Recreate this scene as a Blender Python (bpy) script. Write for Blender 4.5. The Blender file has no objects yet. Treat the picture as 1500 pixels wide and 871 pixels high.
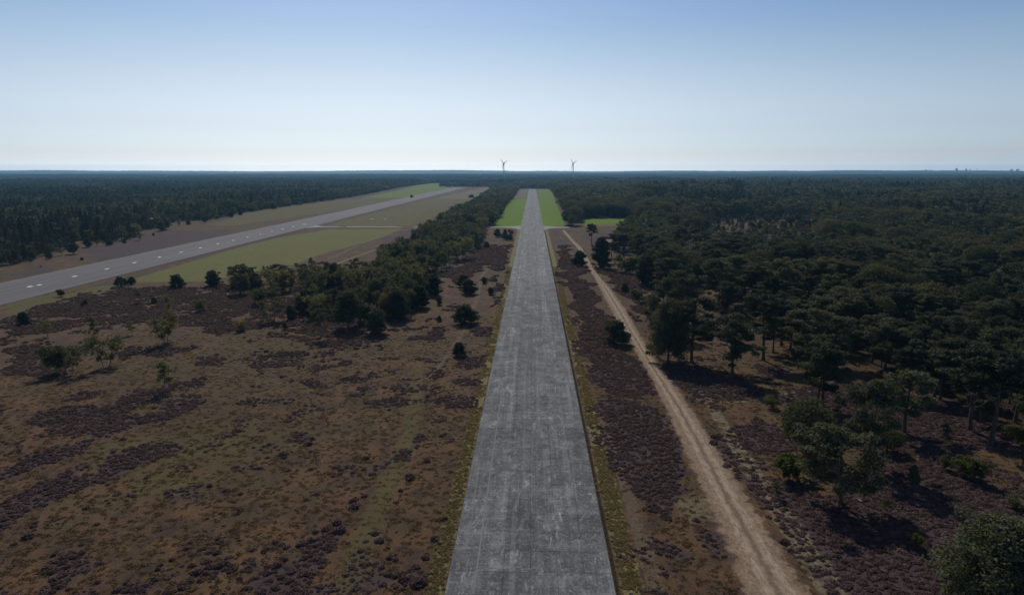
import bpy, math, random
import numpy as np
from mathutils import Vector, Matrix

random.seed(7)
RNG = np.random.default_rng(11)
R = math.radians
scene = bpy.context.scene
COL = scene.collection

# ------------------------------------------------------------------ camera
CAM_H = 56.0
PITCH = math.atan(185.5 / 1000.0)
YAW = math.atan(0.03 * math.cos(PITCH))
cam_data = bpy.data.cameras.new("camera")
cam = bpy.data.objects.new("camera", cam_data)
COL.objects.link(cam)
cam.location = (0, 0, CAM_H)
cam.rotation_euler = (math.pi / 2 - PITCH, 0, YAW)
cam_data.sensor_width = 36.0
cam_data.lens = 24.0
cam_data.clip_start = 0.5
cam_data.clip_end = 200000
scene.camera = cam

# ------------------------------------------------------------------ sky, sun, exposure
SUN_EL, SUN_AZ = 42.0, -13.0          # azimuth clockwise from +Y
world = bpy.data.worlds.new("World")
scene.world = world
world.use_nodes = True
wn = world.node_tree.nodes
wl = world.node_tree.links
for n in list(wn):
    wn.remove(n)
w_out = wn.new("ShaderNodeOutputWorld")
w_bg = wn.new("ShaderNodeBackground")
w_sky = wn.new("ShaderNodeTexSky")
w_sky.sky_type = 'NISHITA'
w_sky.sun_disc = False
w_sky.sun_elevation = R(SUN_EL)
w_sky.sun_rotation = R(SUN_AZ)
w_sky.altitude = 50
w_sky.air_density = 1.0
w_sky.dust_density = 1.0
w_sky.ozone_density = 1.5
w_bg.inputs["Strength"].default_value = 0.09
# the air near the ground is paler and bluer than the sky model's: one even tint by height above the horizon
w_tc = wn.new("ShaderNodeTexCoord")
w_sep = wn.new("ShaderNodeSeparateXYZ")
w_ramp = wn.new("ShaderNodeValToRGB")
wl.new(w_tc.outputs["Generated"], w_sep.inputs[0])
wl.new(w_sep.outputs[2], w_ramp.inputs[0])
TINT = [(0.0029, (2.36, 2.93, 4.46)), (0.0058, (2.28, 2.83, 4.29)), (0.0096, (1.77, 2.2, 3.31)), (0.0145, (1.48, 1.81, 2.73)), (0.0241, (1.26, 1.5, 2.19)), (0.0384, (1.17, 1.41, 1.97)), (0.0573, (1.17, 1.29, 1.69)), (0.0853, (1.23, 1.3, 1.55)), (0.1219, (1.2, 1.25, 1.39)), (0.1575, (1.07, 1.18, 1.31)), (0.192, (0.92, 1.08, 1.27)), (0.2213, (0.86, 1.02, 1.27)), (0.6, (0.78, 0.9, 1.05))]
el_ = w_ramp.color_ramp.elements
while len(el_) < len(TINT): el_.new(0.5)
for e_, (p_, c_) in zip(el_, TINT):
    e_.position = p_; e_.color = tuple(x / 6.0 for x in c_) + (1,)
w_mul = wn.new("ShaderNodeVectorMath"); w_mul.operation = 'MULTIPLY'
w_scl = wn.new("ShaderNodeVectorMath"); w_scl.operation = 'SCALE'; w_scl.inputs["Scale"].default_value = 6.0
wl.new(w_sky.outputs[0], w_mul.inputs[0]); wl.new(w_ramp.outputs[0], w_mul.inputs[1])
wl.new(w_mul.outputs[0], w_scl.inputs[0])
wl.new(w_scl.outputs[0], w_bg.inputs[0])
wl.new(w_bg.outputs[0], w_out.inputs[0])

sun_data = bpy.data.lights.new("sun", 'SUN')
sun = bpy.data.objects.new("sun", sun_data)
COL.objects.link(sun)
sun_data.energy = 4.0
sun_data.angle = R(0.5)
sun_data.color = (1.0, 0.94, 0.82)
az = R(SUN_AZ)
sdir = Vector((math.sin(az) * math.cos(R(SUN_EL)), math.cos(az) * math.cos(R(SUN_EL)), math.sin(R(SUN_EL))))
sun.rotation_euler = sdir.to_track_quat('Z', 'Y').to_euler()
sun.location = (0, 0, 300)

scene.view_settings.view_transform = 'Standard'
scene.view_settings.look = 'None'
scene.view_settings.exposure = -0.55
scene.view_settings.gamma = 1.0

scene.cycles.max_bounces = 5
scene.cycles.diffuse_bounces = 2
scene.cycles.transmission_bounces = 2
scene.cycles.volume_bounces = 0
scene.cycles.transparent_max_bounces = 4

# ------------------------------------------------------------------ a pixel of the photograph -> a point on the ground
def ground_at(u, v):
    x, y = (u - 750.0) / 1000.0, (435.5 - v) / 1000.0
    d = cam_rot @ Vector((x, y, -1.0))
    t = CAM_H / -d.z
    return d.x * t, d.y * t
cam_rot = cam.rotation_euler.to_matrix()
def metres_per_pixel(v):
    return CAM_H / math.cos(PITCH) / (v - 250.0)
def PW(pts):
    return np.array([ground_at(u, v) for u, v in pts])

# ------------------------------------------------------------------ numpy helpers
def _hash(ix, iy, seed):
    h = (ix * 374761393 + iy * 668265263 + seed * 1442695041) & 0xFFFFFFFF
    h = ((h ^ (h >> 13)) * 1274126177) & 0xFFFFFFFF
    return ((h ^ (h >> 16)) & 0xFFFFFF) / float(0xFFFFFF)
def vnoise(x, y, seed=0):
    ix, iy = np.floor(x).astype(np.int64), np.floor(y).astype(np.int64)
    fx, fy = x - ix, y - iy
    fx, fy = fx * fx * (3 - 2 * fx), fy * fy * (3 - 2 * fy)
    a, b = _hash(ix, iy, seed), _hash(ix + 1, iy, seed)
    c, d = _hash(ix, iy + 1, seed), _hash(ix + 1, iy + 1, seed)
    return (a * (1 - fx) + b * fx) * (1 - fy) + (c * (1 - fx) + d * fx) * fy
def fbm(x, y, scale, seed=0, octv=4):
    r, amp, tot = 0, 1.0, 0
    for k in range(octv):
        r = r + amp * vnoise(x / scale * 2 ** k + 17.3 * k, y / scale * 2 ** k - 9.1 * k, seed + k)
        tot += amp
        amp *= 0.5
    return r / tot                                     # 0..1, mean 0.5
def smooth(a, b, x):
    t = np.clip((x - a) / (b - a), 0, 1)
    return t * t * (3 - 2 * t)
def poly_sd(x, y, poly):
    """signed distance, positive inside"""
    n = len(poly)
    inside = np.zeros(x.shape, bool)
    d2 = np.full(x.shape, 1e18)
    for i in range(n):
        ax, ay = poly[i]
        bx, by = poly[(i + 1) % n]
        ex, ey = bx - ax, by - ay
        t = np.clip(((x - ax) * ex + (y - ay) * ey) / (ex * ex + ey * ey + 1e-9), 0, 1)
        d2 = np.minimum(d2, (x - ax - t * ex) ** 2 + (y - ay - t * ey) ** 2)
        cond = ((ay > y) != (by > y)) & (x < (bx - ax) * (y - ay) / (by - ay + 1e-12) + ax)
        inside ^= cond
    d = np.sqrt(d2)
    return np.where(inside, d, -d)
def line_d(x, y, line):
    d2 = np.full(x.shape, 1e18)
    for i in range(len(line) - 1):
        ax, ay = line[i]
        bx, by = line[i + 1]
        ex, ey = bx - ax, by - ay
        t = np.clip(((x - ax) * ex + (y - ay) * ey) / (ex * ex + ey * ey + 1e-9), 0, 1)
        d2 = np.minimum(d2, (x - ax - t * ex) ** 2 + (y - ay - t * ey) ** 2)
    return np.sqrt(d2)

# ------------------------------------------------------------------ object helpers
def tag(o, label=None, cat=None, group=None, kind=None):
    if label: o["label"] = label
    if cat: o["category"] = cat
    if group: o["group"] = group
    if kind: o["kind"] = kind
    return o
def mesh_np(name, verts, faces, mats=(), smooth_shade=False, uvs=None, fmat=None):
    """faces: (n,k) int array or list of such arrays"""
    if not isinstance(faces, list): faces = [faces]
    faces = [np.asarray(f, np.int32) for f in faces if len(f)]
    me = bpy.data.meshes.new(name)
    verts = np.asarray(verts, np.float32)
    me.vertices.add(len(verts))
    me.vertices.foreach_set("co", verts.ravel())
    loops = np.concatenate([f.ravel() for f in faces])
    counts = np.concatenate([np.full(len(f), f.shape[1], np.int32) for f in faces])
    starts = np.concatenate([[0], np.cumsum(counts)[:-1]]).astype(np.int32)
    me.loops.add(len(loops))
    me.loops.foreach_set("vertex_index", loops)
    me.polygons.add(len(counts))
    me.polygons.foreach_set("loop_start", starts)
    for m in mats: me.materials.append(m)
    if fmat is not None: me.polygons.foreach_set("material_index", np.asarray(fmat, np.int32))
    me.polygons.foreach_set("use_smooth", np.full(len(counts), smooth_shade))
    if uvs is not None:
        l = me.uv_layers.new(name="UVMap")
        l.data.foreach_set("uv", np.asarray(uvs, np.float32)[loops].ravel())
    me.update(calc_edges=True)
    return me
def add_obj(name, me, parent=None, loc=None):
    o = bpy.data.objects.new(name, me)
    COL.objects.link(o)
    if parent: o.parent = parent
    if loc is not None: o.location = loc
    return o
class MB:
    def __init__(s): s.v, s.q, s.t, s.n = [], [], [], 0
    def add(s, v, q=(), t=()):
        v = np.asarray(v, float)
        if len(q): s.q.append(np.asarray(q) + s.n)
        if len(t): s.t.append(np.asarray(t) + s.n)
        s.v.append(v); s.n += len(v)
    def box(s, x0, x1, y0, y1, z0, z1):
        v = [(x, y, z) for z in (z0, z1) for y in (y0, y1) for x in (x0, x1)]
        s.add(v, [(0, 2, 3, 1), (4, 5, 7, 6), (0, 1, 5, 4), (2, 6, 7, 3), (0, 4, 6, 2), (1, 3, 7, 5)])
    def quad(s, p): s.add(p, [(0, 1, 2, 3)])
    def tube(s, pts, radii, sides=6, cap=True):
        pts = [Vector(p) for p in pts]
        rings = []
        for i, p in enumerate(pts):
            d = (pts[min(i + 1, len(pts) - 1)] - pts[max(i - 1, 0)]).normalized()
            a = d.orthogonal().normalized() if abs(d.z) < 0.95 else Vector((1, 0, 0))
            a = (a - d * a.dot(d)).normalized()
            b = d.cross(a)
            for k in range(sides):
                t = 2 * math.pi * k / sides
                rings.append(p + (a * math.cos(t) + b * math.sin(t)) * radii[i])
        q = []
        for i in range(len(pts) - 1):
            for k in range(sides):
                q.append((i * sides + k, i * sides + (k + 1) % sides, (i + 1) * sides + (k + 1) % sides, (i + 1) * sides + k))
        s.add([tuple(r) for r in rings], q)
        if cap:
            e = (len(pts) - 1) * sides
            s.add([tuple(r) for r in rings[e:]] + [tuple(pts[-1])], t=[(k, (k + 1) % sides, sides) for k in range(sides)])
    def mesh(s, name, mats=(), smooth_shade=False):
        fs = []
        if s.q: fs.append(np.concatenate(s.q))
        if s.t: fs.append(np.concatenate(s.t))
        return mesh_np(name, np.concatenate(s.v), fs, mats, smooth_shade)

# ------------------------------------------------------------------ material helpers
class NT:
    def __init__(s, tree): s.t = tree; s.n = tree.nodes; s.l = tree.links
    def new(s, typ, **kw):
        nd = s.n.new(typ)
        for k, v in kw.items(): setattr(nd, k, v)
        return nd
    def put(s, sock, val):
        if isinstance(val, bpy.types.NodeSocket): s.l.new(val, sock)
        elif isinstance(val, (tuple, list)) and len(val) == 3 and sock.type == 'RGBA': sock.default_value = (*val, 1)
        else: sock.default_value = val
    def math(s, op, a, b=0.0, clamp=False):
        nd = s.new("ShaderNodeMath", operation=op, use_clamp=clamp)
        s.put(nd.inputs[0], a); s.put(nd.inputs[1], b)
        return nd.outputs[0]
    def mix(s, f, a, b, blend='MIX'):
        nd = s.new("ShaderNodeMix", data_type='RGBA', blend_type=blend)
        s.put(nd.inputs[0], f); s.put(nd.inputs[6], a); s.put(nd.inputs[7], b)
        return nd.outputs[2]
    def noise(s, vec, scale, detail=4, rough=0.6, dist=0.0):
        nd = s.new("ShaderNodeTexNoise")
        s.put(nd.inputs["Vector"], vec)
        nd.inputs["Scale"].default_value = scale
        nd.inputs["Detail"].default_value = detail
        nd.inputs["Roughness"].default_value = rough
        nd.inputs["Distortion"].default_value = dist
        return nd.outputs[0]
    def ramp(s, val, lo, hi, a=0.0, b=1.0):
        nd = s.new("ShaderNodeMapRange", interpolation_type='SMOOTHSTEP')
        s.put(nd.inputs[0], val)
        nd.inputs[1].default_value = lo; nd.inputs[2].default_value = hi
        nd.inputs[3].default_value = a; nd.inputs[4].default_value = b
        return nd.outputs[0]
    def attr(s, name):
        nd = s.new("ShaderNodeAttribute", attribute_name=name)
        return nd.outputs["Fac"]
    def pos(s, sx=1, sy=1, sz=1):
        g = s.new("ShaderNodeNewGeometry")
        m = s.new("ShaderNodeMapping")
        m.inputs["Scale"].default_value = (sx, sy, sz)
        s.l.new(g.outputs["Position"], m.inputs["Vector"])
        return m.outputs[0]
def new_mat(name):
    m = bpy.data.materials.new(name)
    m.use_nodes = True
    for n in list(m.node_tree.nodes): m.node_tree.nodes.remove(n)
    nt = NT(m.node_tree)
    out = nt.new("ShaderNodeOutputMaterial")
    return m, nt, out
def principled(nt, out, color, rough=0.9, spec=0.2, normal=None):
    b = nt.new("ShaderNodeBsdfPrincipled")
    nt.put(b.inputs["Base Color"], color)
    nt.put(b.inputs["Roughness"], rough)
    b.inputs["Specular IOR Level"].default_value = spec
    if normal is not None: nt.l.new(normal, b.inputs["Normal"])
    nt.l.new(b.outputs[0], out.inputs[0])
    return b
def bump(nt, h, strength=0.5, dist=0.1):
    b = nt.new("ShaderNodeBump")
    b.inputs["Strength"].default_value = strength
    b.inputs["Distance"].default_value = dist
    nt.put(b.inputs["Height"], h)
    return b.outputs[0]

# heath colour node group shared by the ground sheet and by every ribbon that fades into it
hg = bpy.data.node_groups.new("heath_colour", 'ShaderNodeTree')
hg.interface.new_socket(name="Color", in_out='OUTPUT', socket_type='NodeSocketColor')
hg.interface.new_socket(name="Height", in_out='OUTPUT', socket_type='NodeSocketFloat')
g = NT(hg)
go = g.new("NodeGroupOutput")
p = g.pos()
n_big = g.noise(p, 0.018, 4, 0.55)
n_mid = g.noise(p, 0.11, 5, 0.6)
n_sml = g.noise(p, 0.9, 5, 0.7)
n_fin = g.noise(p, 4.5, 3, 0.7)
ps = g.pos(1.0, 0.45, 1.0)
n_str = g.noise(ps, 0.35, 5, 0.7, 0.6)
c = g.mix(g.ramp(n_mid, 0.38, 0.62), (0.152, 0.084, 0.043), (0.096, 0.059, 0.036))
c = g.mix(g.ramp(n_big, 0.46, 0.66, 0, 0.8), c, (0.092, 0.071, 0.030))
c = g.mix(g.ramp(n_str, 0.48, 0.62, 0, 0.75), c, (0.060, 0.040, 0.033))
c = g.mix(g.ramp(n_sml, 0.56, 0.74, 0, 0.6), c, (0.190, 0.140, 0.088))
olive = g.mix(g.ramp(n_sml, 0.35, 0.65), (0.092, 0.082, 0.026), (0.150, 0.122, 0.045))
c = g.mix(g.ramp(g.math('ADD', g.attr("olive"), g.math('MULTIPLY', g.math('SUBTRACT', n_mid, 0.5), 1.2)), 0.35, 0.9), c, olive)
straw = g.mix(g.ramp(n_sml, 0.35, 0.65), (0.21, 0.165, 0.095), (0.13, 0.098, 0.058))
c = g.mix(g.ramp(g.math('ADD', g.attr("straw"), g.math('MULTIPLY', g.math('SUBTRACT', n_str, 0.5), 0.9)), 0.35, 0.75), c, straw)
heath = g.mix(g.ramp(n_sml, 0.38, 0.62), (0.060, 0.038, 0.040), (0.100, 0.064, 0.068))
heath = g.mix(g.ramp(n_mid, 0.45, 0.75, 0, 0.7), heath, (0.080, 0.062, 0.050))
c = g.mix(g.ramp(g.math('ADD', g.attr("heather"), g.math('ADD', g.math('MULTIPLY', g.math('SUBTRACT', n_sml, 0.5), 1.7), g.math('MULTIPLY', g.math('SUBTRACT', n_str, 0.5), 0.9))), 0.36, 0.66), c, heath)
grass = g.mix(g.ramp(n_mid, 0.35, 0.65), (0.138, 0.150, 0.026), (0.150, 0.126, 0.040))
grass = g.mix(g.ramp(n_str, 0.4, 0.7, 0, 0.5), grass, (0.185, 0.165, 0.055))
c = g.mix(g.ramp(g.math('ADD', g.attr("meadow"), g.math('MULTIPLY', g.math('SUBTRACT', n_mid, 0.5), 0.9)), 0.3, 0.65), c, grass)
lush = g.mix(g.ramp(n_mid, 0.35, 0.65), (0.105, 0.205, 0.004), (0.150, 0.235, 0.008))
lush = g.mix(g.ramp(n_str, 0.45, 0.7, 0, 0.6), lush, (0.115, 0.150, 0.018))
c = g.mix(g.ramp(g.math('ADD', g.attr("lush"), g.math('MULTIPLY', g.math('SUBTRACT', n_mid, 0.5), 0.9)), 0.35, 0.6), c, lush)
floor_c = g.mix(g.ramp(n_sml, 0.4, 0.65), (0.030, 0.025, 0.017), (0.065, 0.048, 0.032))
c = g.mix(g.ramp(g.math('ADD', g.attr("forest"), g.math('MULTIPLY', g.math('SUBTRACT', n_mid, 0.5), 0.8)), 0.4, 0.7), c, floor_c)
sandc = g.mix(g.ramp(n_sml, 0.35, 0.65), (0.34, 0.26, 0.19), (0.20, 0.15, 0.11))
c = g.mix(g.ramp(g.math('ADD', g.attr("sand"), g.math('MULTIPLY', g.math('SUBTRACT', n_sml, 0.5), 0.9)), 0.45, 0.7), c, sandc)
c = g.mix(g.ramp(n_fin, 0.38, 0.62, 0, 0.8), c, g.mix(1.0, c, (0.48, 0.48, 0.48), 'MULTIPLY'))
g.l.new(c, go.inputs[0])
hh = g.math('ADD', g.math('MULTIPLY', n_sml, 0.7), g.math('MULTIPLY', n_fin, 0.3))
g.l.new(hh, go.inputs[1])

def heath_nodes(nt):
    nd = nt.new("ShaderNodeGroup"); nd.node_tree = hg
    return nd.outputs[0], nd.outputs[1]

M = {}
m, nt, out = new_mat("heath_ground")
c, h = heath_nodes(nt)
principled(nt, out, c, 0.95, 0.12, bump(nt, h, 0.9, 0.35))
M["ground"] = m

# concrete
def concrete(name, far):
    m, nt, out = new_mat(name)
    p = nt.pos()
    ps = nt.pos(1.0, 0.30, 1.0)
    pl = nt.pos(1.0, 0.012, 1.0)
    a = nt.noise(p, 0.25, 6, 0.65)
    b = nt.noise(p, 2.2, 5, 0.75)
    w = nt.noise(ps, 0.9, 6, 0.75, 1.2)
    l = nt.noise(pl, 0.55, 3, 0.6)
    px = nt.pos(0.05, 1.0, 1.0)
    tr = nt.noise(px, 0.8, 4, 0.7)
    c = nt.mix(nt.ramp(a, 0.40, 0.60), (0.066, 0.065, 0.066), (0.140, 0.138, 0.135))
    c = nt.mix(nt.ramp(l, 0.42, 0.58, 0, 0.75), c, (0.072, 0.072, 0.075))
    c = nt.mix(nt.math('MULTIPLY', nt.ramp(tr, 0.52, 0.64, 0, 0.6), nt.ramp(a, 0.45, 0.6)), c, (0.19, 0.188, 0.185))
    c = nt.mix(nt.ramp(nt.noise(nt.pos(1.0, 0.022, 1.0), 0.9, 4, 0.6), 0.53, 0.66, 0, 0.45), c, (0.22, 0.218, 0.215))
    c = nt.mix(nt.ramp(b, 0.47, 0.66, 0, 0.7), c, (0.22, 0.22, 0.218))
    c = nt.mix(nt.ramp(w, 0.55, 0.67, 0, 0.85), c, (0.30, 0.298, 0.295))
    c = nt.mix(nt.ramp(nt.noise(p, 0.7, 6, 0.8), 0.50, 0.64, 0, 0.7), c, (0.070, 0.070, 0.074))
    big = nt.noise(nt.pos(1.0, .35, 1.0), 0.16, 5, 0.7, 0.8)
    c = nt.mix(nt.ramp(big, 0.56, 0.68, 0, 0.6), c, nt.mix(1.0, c, (1.9, 1.88, 1.85), 'MULTIPLY'))
    c = nt.mix(nt.ramp(big, 0.30, 0.44, 0.6, 0), c, nt.mix(1.0, c, (0.6, 0.6, 0.61), 'MULTIPLY'))
    g_ = nt.new("ShaderNodeNewGeometry")
    sx = nt.new("ShaderNodeSeparateXYZ"); nt.l.new(g_.outputs["Position"], sx.inputs[0])
    cu = nt.new("ShaderNodeTexWhiteNoise", noise_dimensions='1D')
    nt.l.new(nt.math('FLOOR', nt.math('DIVIDE', nt.math('ADD', sx.outputs[0], 11.5), 23.0 / 6)), cu.inputs["W"])
    c = nt.mix(nt.math('MULTIPLY', cu.outputs[0], 0.42), c, nt.mix(1.0, c, (0.66, 0.66, 0.67), 'MULTIPLY'))
    if far:
        # columns and rows of slabs too far to build
        ux = nt.math('DIVIDE', nt.math('ADD', sx.outputs[0], 11.5), 23.0 / 6)
        uy = nt.math('DIVIDE', sx.outputs[1], 5.5)
        fx = nt.math('ABSOLUTE', nt.math('SUBTRACT', nt.math('FRACT', ux), 0.5))
        fy = nt.math('ABSOLUTE', nt.math('SUBTRACT', nt.math('FRACT', uy), 0.5))
        cb = nt.new("ShaderNodeCombineXYZ")
        nt.l.new(nt.math('FLOOR', ux), cb.inputs[0]); nt.l.new(nt.math('FLOOR', uy), cb.inputs[1])
        wn_ = nt.new("ShaderNodeTexWhiteNoise", noise_dimensions='3D'); nt.l.new(cb.outputs[0], wn_.inputs["Vector"])
        rnd = wn_.outputs[0]
        c = nt.mix(nt.ramp(fx, 0.48, 0.5, 0, 0.35), c, (0.055, 0.055, 0.06))
        c = nt.mix(nt.ramp(fy, 0.488, 0.5, 0, 0.3), c, (0.06, 0.06, 0.06))
    else:
        oi = nt.new("ShaderNodeObjectInfo")
        rnd = oi.outputs["Random"]
    tone = nt.new("ShaderNodeMapRange")
    nt.put(tone.inputs[0], rnd); tone.inputs[3].default_value = 1.0 if not far else 1.25; tone.inputs[4].default_value = 1.38 if not far else 1.55
    c2 = nt.new("ShaderNodeVectorMath", operation='SCALE')
    nt.l.new(c, c2.inputs[0]); nt.l.new(tone.outputs[0], c2.inputs["Scale"])
    principled(nt, out, c2.outputs[0], 0.85, 0.16, bump(nt, b, 0.3, 0.03))
    return m
M["slab"] = concrete("old_concrete", False)
M["slab_far"] = concrete("old_concrete_far", True)

m, nt, out = new_mat("joint_fill")
c = nt.mix(nt.ramp(nt.noise(nt.pos(), 1.2, 4), 0.4, 0.6), (0.035, 0.035, 0.032), (0.085, 0.08, 0.07))
principled(nt, out, c, 0.95, 0.1)
M["joint"] = m

m, nt, out = new_mat("worn_asphalt")
ang = nt.pos(1.0, 0.02, 1.0)
c = nt.mix(nt.ramp(nt.noise(ang, 0.35, 5, 0.65), 0.35, 0.65), (0.092, 0.083, 0.090), (0.132, 0.118, 0.124))
c = nt.mix(nt.ramp(nt.noise(nt.pos(), 0.6, 5, 0.7), 0.45, 0.75, 0, 0.4), c, (0.17, 0.155, 0.162))
c = nt.mix(nt.ramp(nt.noise(nt.pos(1, .1, 1), 1.6, 5, 0.8), 0.55, 0.75, 0, 0.45), c, (0.085, 0.078, 0.088))
principled(nt, out, c, 0.85, 0.18)
M["asphalt"] = m

def paint(name, col, wear=0.5):
    m, nt, out = new_mat(name)
    c = nt.mix(nt.ramp(nt.noise(nt.pos(), 1.5, 5, 0.8), 0.45, 0.65, 0, wear), col, tuple(0.35 * x + 0.1 for x in col))
    principled(nt, out, c, 0.8, 0.12)
    return m
M["white"] = paint("white_paint", (0.85, 0.84, 0.82), 0.3)
M["yellow"] = paint("yellow_paint", (0.75, 0.68, 0.35), 0.2)
M["blue"] = paint("pale_blue_paint", (0.62, 0.66, 0.92), 0.2)
M["faded"] = paint("faded_paint", (0.19, 0.19, 0.186), 0.8)
M["seam"] = paint("sealed_seam", (0.19, 0.188, 0.185), 0.9)
M["orange"] = paint("orange_cloth", (0.75, 0.22, 0.09), 0.1)
M["turbine"] = paint("turbine_paint", (0.42, 0.44, 0.47), 0.05)
M["render_wall"] = paint("pale_render", (0.75, 0.75, 0.74), 0.1)
M["metal"] = paint("grey_metal", (0.3, 0.3, 0.3), 0.3)

def ribbon_mat(name, kind):
    """surface that fades into the heath at its ragged edges; UV x runs across, 0..1"""
    m, nt, out = new_mat(name)
    base, h = heath_nodes(nt)
    uv = nt.new("ShaderNodeUVMap")
    sp = nt.new("ShaderNodeSeparateXYZ"); nt.l.new(uv.outputs[0], sp.inputs[0])
    x = sp.outputs[0]
    across = nt.math('SUBTRACT', 0.5, nt.math('ABSOLUTE', nt.math('SUBTRACT', x, 0.5)))   # 0 edge .. 0.5 centre
    n1 = nt.noise(nt.pos(), 0.35, 5, 0.7)
    n2 = nt.noise(nt.pos(), 1.6, 4, 0.75)
    edge = nt.ramp(nt.math('ADD', across, nt.math('ADD', nt.math('MULTIPLY', nt.math('SUBTRACT', n1, 0.5), 0.55), nt.math('MULTIPLY', nt.math('SUBTRACT', n2, 0.5), 0.3))), 0.08, 0.2)
    if kind == 'sand':
        s = nt.mix(nt.ramp(n2, 0.35, 0.65), (0.32, 0.222, 0.150), (0.175, 0.120, 0.080))
        s = nt.mix(nt.ramp(nt.noise(nt.pos(1, .3, 1), 0.8, 6, 0.85), 0.46, 0.62, 0, 0.7), s, (0.125, 0.088, 0.058))
        s = nt.mix(nt.ramp(nt.noise(nt.pos(1, .6, 1), 4.0, 4, 0.8), 0.5, 0.66, 0, 0.5), s, (0.36, 0.28, 0.21))
        wob = nt.math('ADD', x, nt.math('MULTIPLY', nt.math('SUBTRACT', n1, 0.5), 0.22))
        r1 = nt.ramp(nt.math('ABSOLUTE', nt.math('SUBTRACT', wob, 0.36)), 0.02, 0.10, 1, 0)
        r2 = nt.ramp(nt.math('ABSOLUTE', nt.math('SUBTRACT', wob, 0.60)), 0.02, 0.10, 1, 0)
        r = nt.math('MULTIPLY', nt.math('MAXIMUM', r1, r2), nt.ramp(nt.noise(nt.pos(1, .25, 1), 1.4, 6, 0.85), 0.38, 0.60))
        s = nt.mix(r, s, (0.38, 0.295, 0.22))
        gm = nt.ramp(nt.math('ABSOLUTE', nt.math('SUBTRACT', wob, 0.48)), 0.01, 0.05, 0.6, 0)
        s = nt.mix(gm, s, (0.12, 0.095, 0.075))
        c = nt.mix(nt.math('MULTIPLY', edge, 0.97), base, s)
    elif kind == 'green':
        s = nt.mix(nt.ramp(n2, 0.35, 0.65), (0.075, 0.080, 0.026), (0.105, 0.088, 0.035))
        c = nt.mix(nt.math('MULTIPLY', edge, 0.5), base, s)
    elif kind == 'verge':
        s = nt.mix(nt.ramp(n2, 0.38, 0.62), (0.105, 0.095, 0.034), (0.23, 0.185, 0.085))
        s = nt.mix(nt.ramp(n1, 0.45, 0.65), s, (0.150, 0.125, 0.052))
        c = nt.mix(edge, base, s)
    elif kind == 'dirt':
        s = nt.mix(nt.ramp(n2, 0.38, 0.62), (0.085, 0.060, 0.042), (0.135, 0.100, 0.070))
        c = nt.mix(nt.math('MULTIPLY', edge, 0.9), base, s)
    elif kind == 'pale':
        s = nt.mix(nt.ramp(n2, 0.38, 0.62), (0.21, 0.18, 0.11), (0.11, 0.10, 0.055))
        c = nt.mix(nt.math('MULTIPLY', edge, nt.ramp(n1, 0.35, 0.6)), base, s)
    principled(nt, out, c, 0.95, 0.1, bump(nt, h, 0.6, 0.15))
    return m
for k in ('sand', 'green', 'verge', 'dirt', 'pale'):
    M["rib_" + k] = ribbon_mat(k + "_ribbon", k)

def foliage(name, dark, light, transl, rnd_col=None, stands=False):
    m, nt, out = new_mat(name)
    oi = nt.new("ShaderNodeObjectInfo")
    tc = nt.new("ShaderNodeTexCoord")
    n1 = nt.noise(tc.outputs["Object"], 0.9, 3, 0.6)
    f = nt.math('ADD', nt.math('MULTIPLY', oi.outputs["Random"], 0.55), nt.math('MULTIPLY', n1, 0.6))
    c = nt.mix(nt.ramp(f, 0.25, 0.9), dark, light)
    if rnd_col:
        c = nt.mix(nt.ramp(nt.math('FRACT', nt.math('MULTIPLY', oi.outputs["Random"], 7.31)), 0.75, 0.95, 0, 0.7), c, rnd_col)
    if stands:
        st_ = nt.noise(nt.pos(1, 1, 0), 0.011, 3, 0.6)
        c = nt.mix(nt.ramp(st_, 0.50, 0.66, 0, 0.75), c, nt.mix(1.0, c, (1.45, 1.25, 1.10), 'MULTIPLY'))
        c = nt.mix(nt.ramp(st_, 0.34, 0.46, 0.5, 0), c, nt.mix(1.0, c, (0.62, 0.72, 0.80), 'MULTIPLY'))
        tn = nt.math('FRACT', nt.math('MULTIPLY', oi.outputs["Random"], 13.7))
        c = nt.mix(nt.ramp(tn, 0.0, 1.0, 0, 0.55), c, nt.mix(1.0, c, (1.7, 1.6, 1.45), 'MULTIPLY'))
    d = nt.new("ShaderNodeBsdfPrincipled")
    nt.put(d.inputs["Base Color"], c)
    d.inputs["Roughness"].default_value = 0.7
    d.inputs["Specular IOR Level"].default_value = 0.06
    t = nt.new("ShaderNodeBsdfTranslucent")
    tcol = nt.mix(1.0, c, (1.5, 1.35, 0.7), 'MULTIPLY')
    nt.put(t.inputs[0], tcol)
    mx = nt.new("ShaderNodeMixShader")
    mx.inputs[0].default_value = transl
    nt.l.new(d.outputs[0], mx.inputs[1]); nt.l.new(t.outputs[0], mx.inputs[2])
    nt.l.new(mx.outputs[0], out.inputs[0])
    return m
M["pine"] = foliage("pine_needles", (0.043, 0.052, 0.036), (0.090, 0.098, 0.056), 0.27, None, True)
M["spruce"] = foliage("spruce_needles", (0.034, 0.046, 0.033), (0.074, 0.088, 0.050), 0.16, None, True)
M["birch"] = foliage("birch_leaves", (0.062, 0.072, 0.040), (0.120, 0.126, 0.060), 0.38, None, True)
M["oak"] = foliage("broad_leaves", (0.040, 0.052, 0.028), (0.080, 0.087, 0.042), 0.26, (0.12, 0.090, 0.045), True)
M["lime"] = foliage("yellow_green_leaves", (0.075, 0.098, 0.030), (0.115, 0.130, 0.045), 0.38)
M["rust"] = foliage("rusty_leaves", (0.22, 0.11, 0.04), (0.30, 0.17, 0.06), 0.3)
M["heather"] = foliage("heather_sprigs", (0.115, 0.074, 0.074), (0.195, 0.126, 0.130), 0.28, (0.075, 0.066, 0.045))
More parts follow.
